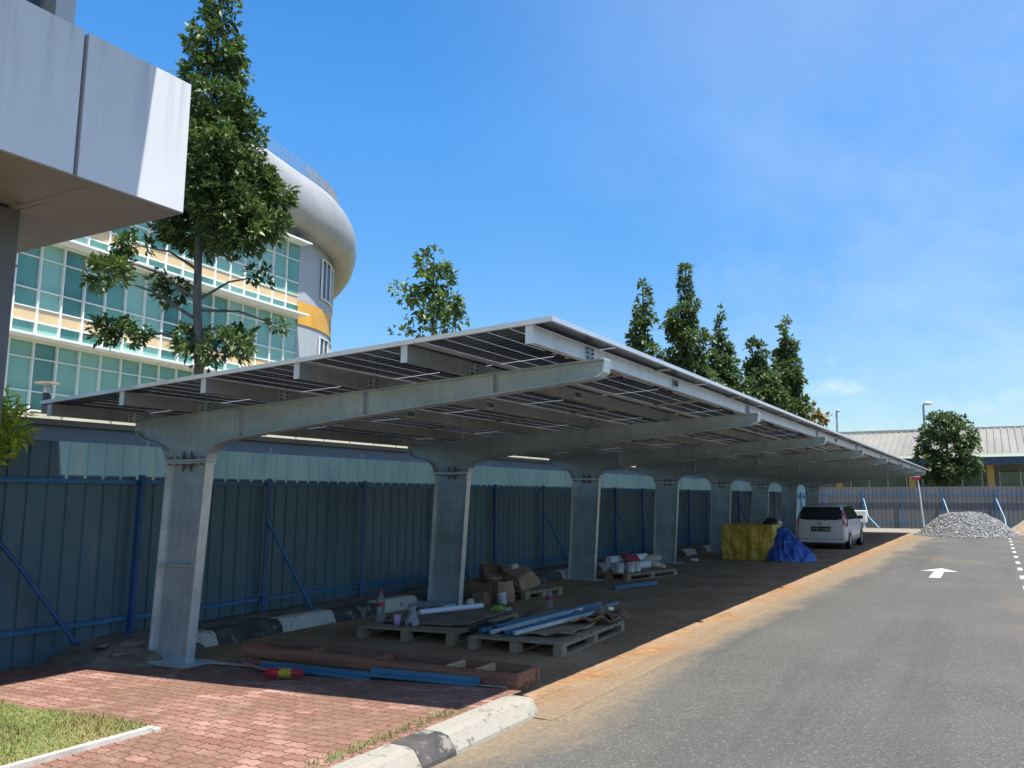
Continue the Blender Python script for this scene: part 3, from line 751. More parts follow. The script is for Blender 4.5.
# ------------------------------------------------------------------ porch and upper storey at the left
po = empty('office_porch', (-7.23, 2.6, 0), 'white clad porch roof of the near building at the upper left', 'building')
OP = (-7.23, 2.6, 0)
def fpanel(y0, y1):
    m = MB()
    m.box((-6.312, (y0+y1)/2, 4.72), (.11, y1-y0, 1.215), bev=.004)
    return part('fascia_panel', m, M['fascia'], po, OP)
fpanel(3.704, 4.664); fpanel(1.749, 3.667); fpanel(-0.371, 1.712); fpanel(-2.756, -0.408)
m = MB(); m.box((-6.381, 0.954, 4.72), (0.053, 7.314, 1.166)); part('joint_backing', m, M['gap'], po, OP)
m = MB(); m.box((-8.83, 4.622, 4.727), (4.897, 0.074, 1.198)); part('end_panel', m, M['fascia'], po, OP)
m = MB()
m.box((-6.678, 1.113, 4.108), (0.832, 7.091, 0.011)); m.box((-9.667, 4.293, 4.108), (5.141, 0.731, 0.011)); m.box((-8.83, 3.657, 4.133), (3.286, 0.424, 0.011)); m.box((-8.83, 0.318, 4.208), (3.286, 6.36, 0.011))
m.box((-8.83, 3.445, 4.165), (3.286, 0.032, 0.085)); m.box((-7.144, 0.742, 4.149), (0.127, 6.307, 0.095)); m.box((-8.586, 3.88, 4.144), (4.346, 0.053, 0.095))
for k in range(6): m.box((-7.37-.17*k, .64, 4.192), (.03, 5.5, .02))
part('soffit', m, M['soffit'], po, OP)
m = MB(); m.box((-8.83, 0.954, 5.308), (4.876, 7.208, 0.032)); part('roof_deck', m, M['concrete'], po, OP)
m = MB(); m.box((-7.664, 3.731, 2.003), (0.424, 0.424, 4.198), bev=.01); m.box((-7.664, 3.731, 3.603), (0.437, 0.437, 0.019)); part('column', m, M['column_grey'], po, OP)
m = MB(); m.box((-6.826, 3.763, 6.571), (0.201, 0.164, 2.502)); m.box((-6.773, 3.424, 6.571), (0.048, 0.053, 2.502)); m.box((-8.904, 3.774, 6.571), (3.816, 0.148, 2.502)); part('wall', m, M['frame_grey'], po, OP)
m = MB(); m.box((-6.858, 1.654, 6.571), (0.037, 3.922, 2.502)); part('window', m, M['darkglass'], po, OP)
m = MB(); m.prism([(-10.6, 3.9), (-5.9, 4.2), (-5.36, 3.88), (-5.36, -2.76), (-10.6, -2.76)], 6.61, 6.78, 'z'); part('unseen_shade_slab', m, M['pvc_white'], po, OP)  # added slab out of view, end splayed to cast the slanting fascia shadow

# ------------------------------------------------------------------ curved office block
ob = empty('curved_office', (-35, 24, 0), 'curved glass office block with green panes and a bulging silver roof rim', 'building')
OB = (-35, 24, 0)
face = [(-28.2, 6.5), (-28.75, 10), (-29.6, 15.5), (-30.15, 19), (-30.72, 23.6), (-31.1, 27), (-31.3, 30.3)]
def resample(pts, step):
    out = []; d = 0; acc = [0]
    for a, b in zip(pts, pts[1:]): acc.append(acc[-1]+math.dist(a, b))
    n = int(round(acc[-1]/step))
    for i in range(n+1):
        s = acc[-1]*i/n
        for k in range(len(pts)-1):
            if s <= acc[k+1]+1e-9:
                u = (s-acc[k])/(acc[k+1]-acc[k]); out.append((pts[k][0]*(1-u)+pts[k+1][0]*u, pts[k][1]*(1-u)+pts[k+1][1]*u)); break
    return out
bays = resample(face, .92)
RW = 6.0; CC = (-31.3-RW, 30.3); RB = 16.0
def arcpt(d, off=0.0):
    """wall line behind the glass: a tight corner running into a wide sweep"""
    a = R(d)
    if d <= 40: return (CC[0]+(RW+off)*math.cos(a), CC[1]+(RW+off)*math.sin(a))
    k = R(40); c = (CC[0]+(RW-RB)*math.cos(k), CC[1]+(RW-RB)*math.sin(k))
    return (c[0]+(RB+off)*math.cos(a), c[1]+(RB+off)*math.sin(a))
arc = [arcpt(d) for d in range(0, 155, 4)]
def nrm(a, b):
    dx, dy = b[0]-a[0], b[1]-a[1]; L = math.hypot(dx, dy); return dy/L, -dx/L
zfloor = [.2, 3.5, 7.12, 10.78, 14.55]
frame = MB()
for fl in range(4):
    shade = MB(); span = MB()
    z0, z1 = zfloor[fl], zfloor[fl+1]; H = z1-z0
    rows = [(z0+.10, z0+.62), (z0+1.12, z0+1.78), (z0+1.78, z0+2.95), (z0+2.95, z0+H-.06)]
    for k, (a, b) in enumerate(zip(bays, bays[1:])):
        nx, ny = nrm(a, b); cx, cy = (a[0]+b[0])/2, (a[1]+b[1])/2
        ang = math.atan2(b[1]-a[1], b[0]-a[0]); L = math.dist(a, b)
        T = Matrix.Translation((cx, cy, 0)) @ Matrix.Rotation(ang, 4, 'Z')
        frame.box((-L/2, -.04, (z0+z1)/2), (.05, .12, H), 0, T)
        for zz in (z0+.62, z0+1.12, z0+1.78, z0+2.95): frame.box((0, -.03, zz), (L-.055, .08, .04), 0, T)
        span.box((0, -.012, z0+.87), (L-.06, .03, .44), 0, T)
        shade.box((0, -.42, z0+.03), (L, .8, .05), 0, T); shade.box((0, -.82, z0+.02), (L, .04, .09), 0, T); shade.box((0, -.03, z0-.02), (L, .10, .18), 0, T)
        if fl >= 1 or k < 3:
            wnd = MB()
            wnd.box((0, .02, (rows[0][0]+rows[-1][1])/2), (L-.05, .02, rows[-1][1]-rows[0][0]), 0, T)
            part('window', wnd, M['greenglass'], ob, OB)
    if fl == 3:
        topshade = MB()
        for k, (a, b) in enumerate(zip(bays, bays[1:])):
            T = Matrix.Translation(((a[0]+b[0])/2, (a[1]+b[1])/2, 0)) @ Matrix.Rotation(math.atan2(b[1]-a[1], b[0]-a[0]), 4, 'Z'); L = math.dist(a, b)
            topshade.box((0, -.42, z1+.03), (L, .8, .05), 0, T); topshade.box((0, -.82, z1+.02), (L, .04, .09), 0, T)
        part('sunshade', topshade, M['white_frame'], ob, OB)
    part('spandrel', span, M['beige'], ob, OB); part('sunshade', shade, M['white_frame'], ob, OB)
part('mullions', frame, M['white_frame'], ob, OB)
m = MB()
def ribbon(m, pts, z0, z1, mi=0, smooth=True):
    v = [(x, y, z0) for x, y in pts]+[(x, y, z1) for x, y in pts]; n = len(pts)
    m.add(v, [(i, i+1, n+i+1, n+i) for i in range(n-1)], mi, smooth)
ribbon(m, arc, 0, 15.6); ribbon(m, [(-31.3, 30.28), (-31.45, 30.28)], 0, 15.6)
m.add([(arc[-1][0], arc[-1][1], 0), (-45, 6.5, 0), (-45, 6.5, 14.8), (arc[-1][0], arc[-1][1], 14.8)], [(0, 1, 2, 3)])
m.add([(-45, 6.5, 0), (-28.2, 6.5, 0), (-28.2, 6.5, 14.8), (-45, 6.5, 14.8)], [(0, 1, 2, 3)])
ribbon(m, [(x-.25, y) for x, y in bays], 0, 16.5)
part('wall', m, M['wall_grey'], ob, OB)
m = MB(); arc2 = [arcpt(d, .05) for d in range(0, 125, 4)]
ribbon(m, arc2, 10.45, 11.65)
for d in range(0, 125, 12):
    m.box((*arcpt(d, .06), 11.05), (.03, .03, 1.2))
part('accent_band', m, M['yellow_band'], ob, OB)
for zc in (13.3, 9.0, 5.6):
    for d in (24, 36, 47, 56):
        a = R(d); T = Matrix.Translation((*arcpt(d), zc)) @ Matrix.Rotation(a, 4, 'Z')
        m = MB(); m.box((.0, 0, 0), (.10, 1.15, 2.1), 0, T)
        wd = part('window', m, M['darkglass'], ob, OB)
        m = MB()
        for yy in (-.6, 0, .6): m.box((.06, yy, 0), (.08, .07, 2.2), 0, T)
        for zz in (-1.08, 1.08): m.box((.07, 0, zz), (.10, 1.28, .06), 0, T)
        part('frame', m, M['white_frame'], wd, OB)
# roof rim: bulging profile swept along face + arc
outline = [(x, y) for x, y in resample(face, 1.5)[:-1]]+[arcpt(d) for d in range(0, 155, 3)]
rim = [(-.1, 15.05), (.5, 14.9), (.9, 15.02), (1.17, 15.4), (1.30, 15.9), (1.31, 16.4), (1.18, 16.95), (.92, 17.45), (.55, 17.88), (.05, 18.2), (-3, 18.35)]
rimdz = lambda y: max(-1.0, min(.9, (31.5-y)*.14))*max(0, min(1, (y-17)/8))-max(0, min(2.2, (20-y)*.4))
m = MB(); V = []; n = len(outline)
for i, q in enumerate(outline):
    nx, ny = nrm(outline[max(i-1, 0)], outline[min(i+1, n-1)])
    V += [(q[0]+nx*o_, q[1]+ny*o_, z+rimdz(q[1])) for o_, z in rim]
k = len(rim); m.add(V, [(i*k+j, (i+1)*k+j, (i+1)*k+j+1, i*k+j+1) for i in range(n-1) for j in range(k-1)], 0, True)
part('roof_rim', m, M['lip'], ob, OB)
m = MB(); prev = None
for i, q in enumerate(outline):
    nx, ny = nrm(outline[max(i-1, 0)], outline[min(i+1, n-1)])
    b = Vector((q[0]+nx*.2, q[1]+ny*.2, 18.05+rimdz(q[1]))); m.bar(b, b+Vector((0, 0, .75)), .035, .035)
    if prev:
        for z in (.25, .5, .75): m.bar(prev+Vector((0, 0, z)), b+Vector((0, 0, z)), .03, .03)
        for s_ in range(1, 6):
            mq = prev.lerp(b, s_/6); m.bar(mq+Vector((0, 0, .05)), mq+Vector((0, 0, .75)), .014, .014)
    prev = b
part('roof_railing', m, M['pole'], ob, OB)

# ------------------------------------------------------------------ covered walkway behind the hoarding
wk = empty('covered_walkway', (-10.6, 20, 0), 'low covered walkway with a cream roof edge behind the hoarding', 'walkway')
OW = (-10.6, 20, 0)
m = MB()
m.prism([(-9.85, 2.45), (-9.80, 2.51), (-12.0, 2.62), (-12.0, 2.54)], 1.5, 44, 'y'); part('roof', m, M['walk_dark'], wk, OW)
m = MB(); y = 1.5
while y < 44:
    m.box((-9.80, y+.30, 2.535), (.06, .58, .052)); y += .62
part('roof_edge', m, M['walk_roof'], wk, OW)
m = MB(); m.box((-9.95, 22.7, 2.36), (.04, 42.5, .28)); m.box((-12.0, 22.7, 1.3), (.1, 42.5, 2.4)); part('back_panel', m, M['walk_dark'], wk, OW)
for k in range(20):
    m = MB(); m.tube([(-9.95, 2.9+k*2.1, 0), (-9.95, 2.9+k*2.1, 2.36)], .03, 8); part('post', m, M['pole'], wk, OW)

# ------------------------------------------------------------------ trees
def rosettes(blobs, per_area, leaf, wid, nleaf, seed, updroop=.3, gap=-.16, gapf=1.9):
    """blobs: (x,y,z, rx,ry,rz, weight). Clusters of leaves spread through each blob's volume, denser to its skin."""
    rg = np.random.default_rng(seed); B = []; Tt = []; S = []; Bn = []; Vr = []
    for (x, y, z, rx, ry, rz_, wgt) in blobs:
        n = max(3, int(per_area*wgt*(rx*ry*rz_)**(2/3)))
        d = rg.normal(size=(n, 3)); d /= np.linalg.norm(d, axis=1)[:, None]
        rad = rg.uniform(.25, 1, n)**.55
        rad *= 1+.22*np.array([mnoise.noise(Vector(q)*2.2+Vector((x, y, z))) for q in d])
        c = np.array([x, y, z])+d*rad[:, None]*np.array([rx, ry, rz_])
        out = d*np.array([1, 1, .7])+np.array([0, 0, updroop]); out /= np.linalg.norm(out, axis=1)[:, None]
        cv = rg.uniform(0, 1, n)
        for i in range(n):
            if mnoise.noise(Vector(c[i])*gapf) < gap: continue
            m_ = nleaf+rg.integers(-2, 3)
            dd = rg.normal(size=(m_, 3)); dd /= np.linalg.norm(dd, axis=1)[:, None]
            dd = dd*.85+out[i]*.75; dd /= np.linalg.norm(dd, axis=1)[:, None]
            L = leaf*rg.uniform(.65, 1.2, m_)
            b = c[i]+dd*leaf*.12+rg.normal(0, leaf*.22, (m_, 3))
            tp = b+dd*L[:, None]; tp[:, 2] -= L*.12
            s_ = np.cross(dd, rg.normal(size=(m_, 3))*.6+np.array([0, 0, 1.2])); s_ /= np.linalg.norm(s_, axis=1)[:, None]+1e-6
            s_ *= (L*wid)[:, None]
            bn = np.cross(s_, dd)*.5
            bn[bn[:, 2] < 0] *= -1
            B.append(b); Tt.append(tp); S.append(s_); Bn.append(bn)
            Vr.append(np.clip(cv[i]*.55+.45*rg.uniform(0, 1, m_), 0, 1))
    return np.concatenate(B), np.concatenate(Tt), np.concatenate(S), np.concatenate(Bn), np.concatenate(Vr)
def tree(name, base, trunk_pts, r0, limbs, blobs, per, leaf, wid, nl, mat, seed, label, cat='tree', group=None, updroop=.3, gap=-.30):
    root = empty(name, base, label, cat, group)
    m = MB(); k = len(trunk_pts)
    m.tube(trunk_pts, [r0*(1-.85*i/(k-1)) for i in range(k)], 9)
    for pts, r in limbs: m.tube(pts, [r*(1-.8*i/(len(pts)-1)) for i in range(len(pts))], 6)
    part('trunk', m, M['bark'], root, base)
    b, tp, s_, bn, vr = rosettes(blobs, per, leaf, wid, nl, seed, updroop, gap)
    o = Vector(base); off = np.array(base)
    c = link('crown', leaf_mesh('crown', b-off, tp-off, s_, bn, M[mat], vr), root)
    return root
def pix(px, py, D):
    """point at horizontal distance D from the viewpoint the photo was taken from (used once, to survey the crowns)"""
    rr = Vector((math.cos(yaw), math.sin(yaw), 0)); f = Vector((-math.sin(yaw)*math.cos(p), math.cos(yaw)*math.cos(p), math.sin(p))); u = rr.cross(f)
    d = rr*((px-560)/820)-u*((py-384)/820)+f
    return Vector((0, 0, HC))+d*(D/math.hypot(d.x, d.y))
D0 = 15.8
def ppm(D): return 820/(D*.93)
# big conical tree: blobs (px, py, radius px, depth offset m)
spec = [(222, -30, 14, 22, 0), (221, 8, 19, 26, 0), (218, 45, 30, 26, 0), (215, 78, 40, 24, .2), (217, 108, 40, 26, -.2), (222, 135, 43, 26, .3), (205, 150, 46, 28, -.5),
        (228, 168, 50, 26, .3), (205, 185, 52, 26, -.2), (242, 190, 48, 28, .4), (272, 196, 24, 16, .2), (215, 212, 56, 24, -.3), (248, 216, 40, 24, .5), (190, 225, 36, 22, .6), (234, 236, 36, 18, -.4), (205, 238, 40, 16, .8), (262, 225, 26, 18, -.5)]
spec_low = [(138, 244, 20, 9, .3), (104, 274, 20, 17, -.2), (118, 262, 18, 12, .4), (172, 287, 20, 20, .5), (122, 336, 26, 13, .1), (105, 325, 12, 8, 0), (215, 346, 42, 17, -.3), (240, 338, 18, 14, .2), (190, 338, 16, 10, .5), (258, 276, 17, 11, .2), (277, 325, 9, 8, .2)]
blobs = []
for (px, py, rx, rz_, dd) in spec+spec_low:
    q = pix(px, py, D0+dd); k = 1/ppm(D0)
    blobs.append((q.x, q.y, q.z, rx*k, rx*k*.95, rz_*k, 1.0 if (px, py, rx, rz_, dd) in spec else .75))
tb = pix(199, 365, D0)
trunk = [(tb.x, tb.y, 0)]+[tuple(pix(a, b_, D0)) for a, b_ in ((199, 365), (197, 300), (199, 230), (205, 160), (212, 90), (219, 30), (222, -40))]
limbs = []
for (a, b_, c_, d_) in [(197, 300, 118, 258), (198, 270, 140, 246), (197, 290, 172, 285), (197, 345, 124, 335), (197, 330, 240, 340), (198, 300, 258, 277), (198, 310, 277, 325), (200, 240, 250, 215), (203, 200, 260, 196), (205, 160, 170, 190), (197, 320, 105, 275)]:
    p0 = pix(a, b_, D0); p1 = pix(c_, d_, D0+.3); mid = p0.lerp(p1, .5)+Vector((0, 0, .12)); limbs.append(([p0, mid, p1], .035))
tree('conical_tree', (tb.x, tb.y, 0), trunk, .095, limbs, blobs, 430, .148, .21, 12, 'leaf_dark', 3, 'tall conical dark green tree rising in front of the glass office block', group='trees behind the hoarding')
# sparse small tree
D1 = 20.5; blobs = []
for (px, py, rx, rz_, w_) in [(432, 264, 17, 13, 1), (440, 280, 16, 14, .8), (424, 283, 16, 10, .7), (405, 293, 13, 11, .8), (450, 303, 18, 13, 1), (430, 306, 16, 12, .8), (455, 320, 12, 9, .8), (417, 312, 14, 8, .6), (440, 322, 20, 8, .6), (400, 333, 9, 3, .6), (425, 335, 16, 8, .5)]:
    q = pix(px, py, D1); k = 1/ppm(D1); blobs.append((q.x, q.y, q.z, rx*k, rx*k, rz_*k, w_))
tb = pix(433, 340, D1)
limbs = [([pix(433, 322, D1), pix(418, 306, D1), pix(405, 294, D1)], .03), ([pix(433, 318, D1), pix(445, 306, D1), pix(455, 300, D1)], .03), ([pix(432, 330, D1), pix(450, 324, D1)], .025)]
tree('sparse_tree', (tb.x, tb.y, 0), [(tb.x, tb.y, 0), pix(433, 340, D1), pix(433, 300, D1), pix(434, 258, D1)], .07, limbs, blobs, 190, .20, .24, 9, 'leaf_pale', 5, 'small open crowned tree with pale leaves above the carport roof', group='trees behind the hoarding', gap=-.9)
# conical row
rowspec = [
 (643, 285, 400, 21, 30.8, 'leaf_mid', 'narrow pointed tree at the left end of the distant row above the carport'),
 (686, 270, 415, 30, 36.0, 'leaf_mid', 'tallest and widest pointed tree of the distant row above the carport'),
 (720, 315, 430, 21, 41.0, 'leaf_mid', 'bushy lighter green tree beside the tallest pointed tree of the distant row'),
 (758, 344, 430, 20, 48.0, 'leaf_mid', 'short rounded tree between the lighter bushy tree and the last slim spire'),
 (786, 322, 440, 22, 54.0, 'leaf_mid', 'slim spire shaped tree at the right end of the distant row'),
]
for i, (px, ty, by, hw, D, mt, lab) in enumerate(rowspec):
    k = 1/ppm(D); blobs = []; rg = random.Random(40+i); nlev = 11
    for j in range(nlev):
        u = (j+.4)/nlev; yy = ty+(by-ty)*u
        rad = hw*(.16+.95*u**.8) if u < .75 else hw*(1.0)
        if i == 3: rad = hw*(.5+.6*u)
        for s_ in range(2 if u > .25 else 1):
            rad *= 1.08; q = pix(px+rg.uniform(-.35, .35)*rad, yy+rg.uniform(-2, 2), D+rg.uniform(-.4, .4)*rad*k*2)
            rr = rad*k*rg.uniform(.6, .95); blobs.append((q.x, q.y, q.z, rr, rr, (by-ty)*k/nlev*rg.uniform(.8, 1.15), 1))
    if i == 2:
        for (ax, ay) in ((735, 385), (705, 395), (738, 410)): q = pix(ax, ay, D); blobs.append((q.x, q.y, q.z, .7, .7, .9, 1))
    if i == 3:
        for (ax, ay) in ((775, 400), (748, 400), (768, 385)): q = pix(ax, ay, D); blobs.append((q.x, q.y, q.z, .7, .7, .9, 1))
    tb = pix(px, by, D); tt = pix(px, ty-3, D)
    tree('pointed_tree', (tb.x, tb.y, 0), [(tb.x, tb.y, 0), (tb.x, tb.y, tb.z), (tt.x, tt.y, tt.z)], .14, [], blobs, 150, .21+.022*i, .27, 9, mt, 60+i, lab, group='trees behind the hoarding')
D = 57; k = 1/ppm(D); q = pix(812, 412, D)
tree('autumn_shrub', (q.x, q.y, 0), [(q.x, q.y, 0), (q.x, q.y, q.z)], .06, [], [(q.x, q.y, q.z, 8*k, 8*k, 9*k, 1), (q.x+.4, q.y, q.z-.5, 8*k, 8*k, 9*k, 1)], 60, .4, .25, 8, 'leaf_orange', 80, 'small orange leafed tree at the right end of the distant row', group='trees behind the hoarding')
# round tree beyond the end hoarding
D = 49.5; k = 1/ppm(D); blobs = []
for (px, py, rx, rz_) in [(945, 425, 16, 12), (930, 440, 15, 14), (962, 436, 14, 13), (946, 447, 24, 18), (928, 461, 14, 14), (968, 455, 12, 14), (950, 470, 26, 14), (935, 478, 18, 10), (970, 468, 11, 11), (955, 422, 10, 8), (938, 420, 10, 9), (972, 440, 7, 10)]:
    q = pix(px, py, D+random.uniform(-.5, .5)); blobs.append((q.x, q.y, q.z, rx*k, rx*k, rz_*k, 1))
tb = pix(948, 480, D)
tree('round_tree', (tb.x, tb.y, 0), [(tb.x, tb.y, 0), (tb.x, tb.y, 3), (tb.x+.1, tb.y, 5)], .2, [], blobs, 140, .24, .27, 9, 'leaf_mid', 90, 'dense rounded dark green tree in front of the long metal roof')
# shrub by the porch column
D = 9.35; k = 1/ppm(D); blobs = []
for (px, py, rx, rz_) in [(-8, 425, 18, 26), (6, 415, 14, 14), (10, 430, 14, 12), (4, 445, 12, 10), (-20, 450, 18, 20), (14, 420, 10, 10)]:
    q = pix(px, py, D); blobs.append((q.x, q.y, q.z, rx*k, rx*k, rz_*k, 1.6))
tb = pix(-22, 470, D)
tree('leafy_shrub', (tb.x, tb.y, 0), [(tb.x, tb.y, 0), (tb.x, tb.y, 1.3), pix(-5, 430, D)], .03, [([pix(-18, 455, D), pix(4, 430, D)], .012), ([pix(-18, 455, D), pix(0, 445, D)], .012)], blobs, 340, .125, .14, 12, 'leaf_yellow', 95, 'bright yellow green shrub beside the porch column at the left edge', 'shrub', gap=-.9)

# ------------------------------------------------------------------ far building, lamps, sign, piles
fb = empty('long_shed', (0, 60, 0), 'long low building with a ribbed metal roof and mustard columns behind the end hoarding', 'building')
OFB = (0, 60, 0)
m = MB(); pts = corrugated(60, 0, 0, .42, .07, .16, .07)
def roofz(x): return .12*math.sin((x+9)/9)
for (a, da), (b_, db) in zip(pts, pts[1:]):
    xa, xb = -22+a, -22+b_
    m.add([(xa, 57.6, 4.12+da+roofz(xa)), (xb, 57.6, 4.12+db+roofz(xb)), (xb, 64, 6.2+db+roofz(xb)), (xa, 64, 6.2+da+roofz(xa))], [(0, 1, 2, 3)])
part('roof', m, M['roof_far'], fb, OFB)
m = MB(); m.box((8, 64.1, 6.34), (60, .5, .14)); part('ridge_cap', m, M['pole'], fb, OFB)
m = MB(); m.box((8, 57.75, 3.83), (60, .12, .5)); m.box((8, 59, 3.9), (60, 2.2, .06)); part('eave_board', m, M['navy'], fb, OFB)
m = MB(); m.box((8, 60.2, 1.9), (60, .2, 3.8)); part('wall', m, M['far_wall'], fb, OFB)
for k in range(9):
    x = -9.3+k*4.55; m = MB(); m.box((x, 58.3, 1.9), (.38, .38, 3.75)); part('column', m, M['mustard'], fb, OFB)
    m = MB(); m.box((x+2.27, 60.04, 2.35), (3.5, .08, 1.7)); wv_ = part('window', m, M['farglass'], fb, OFB)
    m = MB()
    for s_ in (-1.78, -.6, .6, 1.78): m.box((x+2.27+s_, 59.98, 2.35), (.07, .06, 1.74))
    part('frame', m, M['frame_grey'], wv_, OFB)
for k, (px, py, D, lab) in enumerate([(925, 404, 62, 'street lamp whose head shows just above the rounded tree'), (838, 411, 66, 'thin street lamp between the last pointed tree and the carport end')]):
    q = pix(px, py, D); m = MB(); b = (q.x, q.y, 0); root = empty('street_lamp', b, lab, 'street lamp', 'street lamps beyond the hoarding')
    m.tube([(q.x-.12, q.y, 0), (q.x-.12, q.y, q.z-.15), (q.x-.05, q.y, q.z)], [.10, .07, .06], 8); part('pole', m, M['pole'], root, b)
    m = MB()
    if k == 0: m.lathe([(0, .20), (.16, .16), (.28, .05), (.29, 0), (.18, -.07), (0, -.1)], (q.x+.18, q.y, q.z), 14)
    else: m.lathe([(0, .16), (.12, .12), (.16, 0), (.08, -.1), (0, -.1)], (q.x, q.y, q.z), 10)
    part('lamp_head', m, M['white_plastic'], root, b)
# no entry style round sign on a leaning pole
q = pix(917, 476.5, 43.5); b = (q.x+.05, q.y, 0); root = empty('round_sign', b, 'red round road sign on a slim pole beside the gravel heap', 'sign')
m = MB(); m.tube([(q.x+.20, q.y, 0), (q.x, q.y, q.z+.2)], .04, 8); part('pole', m, M['galv'], root, b)
m = MB(); m.prism([(q.x-.02+.19*math.cos(R(a)), q.z+.19*math.sin(R(a))) for a in range(0, 360, 15)], q.y-.06, q.y-.04, 'y'); part('sign_face', m, M['red'], root, b)
m = MB(); m.box((q.x-.02, q.y-.066, q.z), (.26, .01, .06)); part('bar', m, M['white_plastic'], root, b)
# gravel heap with loose stones
def heap(cx, cy, rx, ry, h, mats, label, nm, ns, smin, smax, seed, flat=.22):
    root = empty(nm, (cx, cy, 0), label, 'stone pile' if 'gravel' in nm else 'sand pile'); o = (cx, cy, 0)
    rg = random.Random(seed)
    def hz(u, v):
        r = math.sqrt(u*u+v*v); t_ = max(0, min(1, (1.02-r)/(1-flat)))
        base = h*(1-(1-t_)**1.25) if t_ < 1 else h
        return base*(1+.10*mnoise.noise(Vector((u*2, v*2, seed))))+.035*mnoise.noise(Vector((u*11, v*11, seed)))*min(1, t_*4)-.02
    m = MB(); m.grid(lambda a, b_: (cx+(a*2-1)*1.1*rx, cy+(b_*2-1)*1.1*ry, max(hz((a*2-1)*1.1, (b_*2-1)*1.1), -.02)), 70, 60); part('mound', m, mats[0], root, o)
    if ns:
        m = MB()
        for i in range(ns):
            a = rg.uniform(0, 6.283); r = math.sqrt(rg.random())*1.06; u, v = r*math.cos(a), r*math.sin(a)
            s_ = rg.uniform(smin, smax); z = max(hz(u, v), 0)
            T = Matrix.Translation((cx+u*rx, cy+v*ry, z+s_*.2)) @ Euler((rg.uniform(0, 6), rg.uniform(0, 6), rg.uniform(0, 6))).to_matrix().to_4x4()
            m.box((0, 0, 0), (s_, s_*rg.uniform(.6, 1), s_*rg.uniform(.45, .8)), rg.randint(0, 1), T)
        so_ = part('loose_stones', m, [mats[0], mats[1]], root, o); so_['kind'] = 'stuff'
heap(-1.20, 39.0, 1.9, 2.2, .90, [M['gravel'], M['gravel_dark']], 'big heap of grey crushed stone on the road by the end hoarding', 'gravel_heap', 9000, .03, .085, 4, .34)
heap(1.7, 41.5, 1.5, 1.6, .75, [M['sandpile'], M['sandpile']], 'brown sand heap at the right edge behind the grey stones', 'sand_heap', 0, .02, .04, 8)
m = MB(); m.box((-6.35, 44.6, .62), (.95, .45, .62), bev=.03); m.box((-6.35, 44.37, .62), (.84, .02, .5)); m.box((-6.7, 44.6, .16), (.08, .4, .32)); m.box((-6.0, 44.6, .16), (.08, .4, .32))
single('utility_cabinet', m, M['white_plastic'], 'white steel cabinet on short legs by the end hoarding beyond the parked car', 'cabinet', (-6.35, 44.6, 0))

# ------------------------------------------------------------------ parked car (rear towards us)
car = empty('parked_car', (-4.92, 26.55, 0), 'white compact people carrier parked nose in under the carport', 'car')
st = [  # y, z bottom, z belt, z roof, half width low, half width belt, half width roof
 (0.00, .34, .62, .66, .70, .70, .66), (.03, .26, .80, .86, .77, .77, .70), (.10, .22, .93, 1.02, .80, .79, .70), (.20, .20, .94, 1.24, .81, .79, .62),
 (.34, .20, .94, 1.385, .815, .79, .585), (.60, .20, .94, 1.435, .82, .80, .60), (1.3, .20, .93, 1.455, .825, .81, .62), (2.0, .20, .92, 1.44, .825, .81, .62),
 (2.55, .20, .91, 1.37, .82, .80, .60), (2.95, .20, .91, 1.15, .82, .80, .62), (3.25, .20, .90, .97, .815, .79, .66), (3.6, .22, .84, .90, .80, .76, .64), (3.9, .25, .70, .76, .74, .70, .58), (4.03, .32, .52, .58, .62, .58, .48)]
m = MB(); V = []
for (y, zb, zt, zr, wl, wb_, wr) in st:
    half = [(0, zb), (wl*.85, zb), (wl, zb+.10), (wl+.005, (zb+zt)/2), (wb_, zt), ((wb_*.45+wr*.55), zt+(zr-zt)*.6), (wr, zr-.03*min(1, (zr-zt)*4)), (wr*.8, zr), (0, zr+.015)]
    V.append([(x_, y, z_) for x_, z_ in half]+[(-x_, y, z_) for x_, z_ in reversed(half[1:-1])])
n = len(V[0])
m.add(sum(V, []), [(i*n+(j+1) % n, i*n+j, (i+1)*n+j, (i+1)*n+(j+1) % n) for i in range(len(V)-1) for j in range(n)], 0, True)
m.add(V[0], [tuple(range(n))]); m.add(V[-1], [tuple(range(n-1, -1, -1))])
body = part('body', m, M['car_white'], car)
def patch(pts, mt, nm, par=car, off=.006, label=None):
    m = MB(); c = sum((Vector(q) for q in pts), Vector())/len(pts)
    nn = (Vector(pts[1])-Vector(pts[0])).cross(Vector(pts[2])-Vector(pts[0])).normalized()
    k = len(pts); v = [Vector(q)+nn*off for q in pts]+[Vector(q)-nn*.02 for q in pts]
    m.add(v, [tuple(range(k))]+[(i, k+i, k+(i+1) % k, (i+1) % k) for i in range(k)]); return part(nm, m, M[mt], par, label=label)
m = MB(); rp = [(.055, .950, .69), (.066, 1.03, .675), (.165, 1.25, .63), (.275, 1.372, .585)]
v = [(sx_*w__, y_+.03*(abs(sx_)**3), z_) for y_, z_, w__ in rp for sx_ in (-1, -.6, 0, .6, 1)]
m.add(v, [(r*5+i, r*5+i+1, (r+1)*5+i+1, (r+1)*5+i) for r in range(3) for i in range(4)], 0, True); part('rear_window', m, M['darkglass'], car)
m = MB(); m.bar((.10, .05, .93), (.30, .09, 1.01), .02, .02); part('wiper', m, M['black'], car)
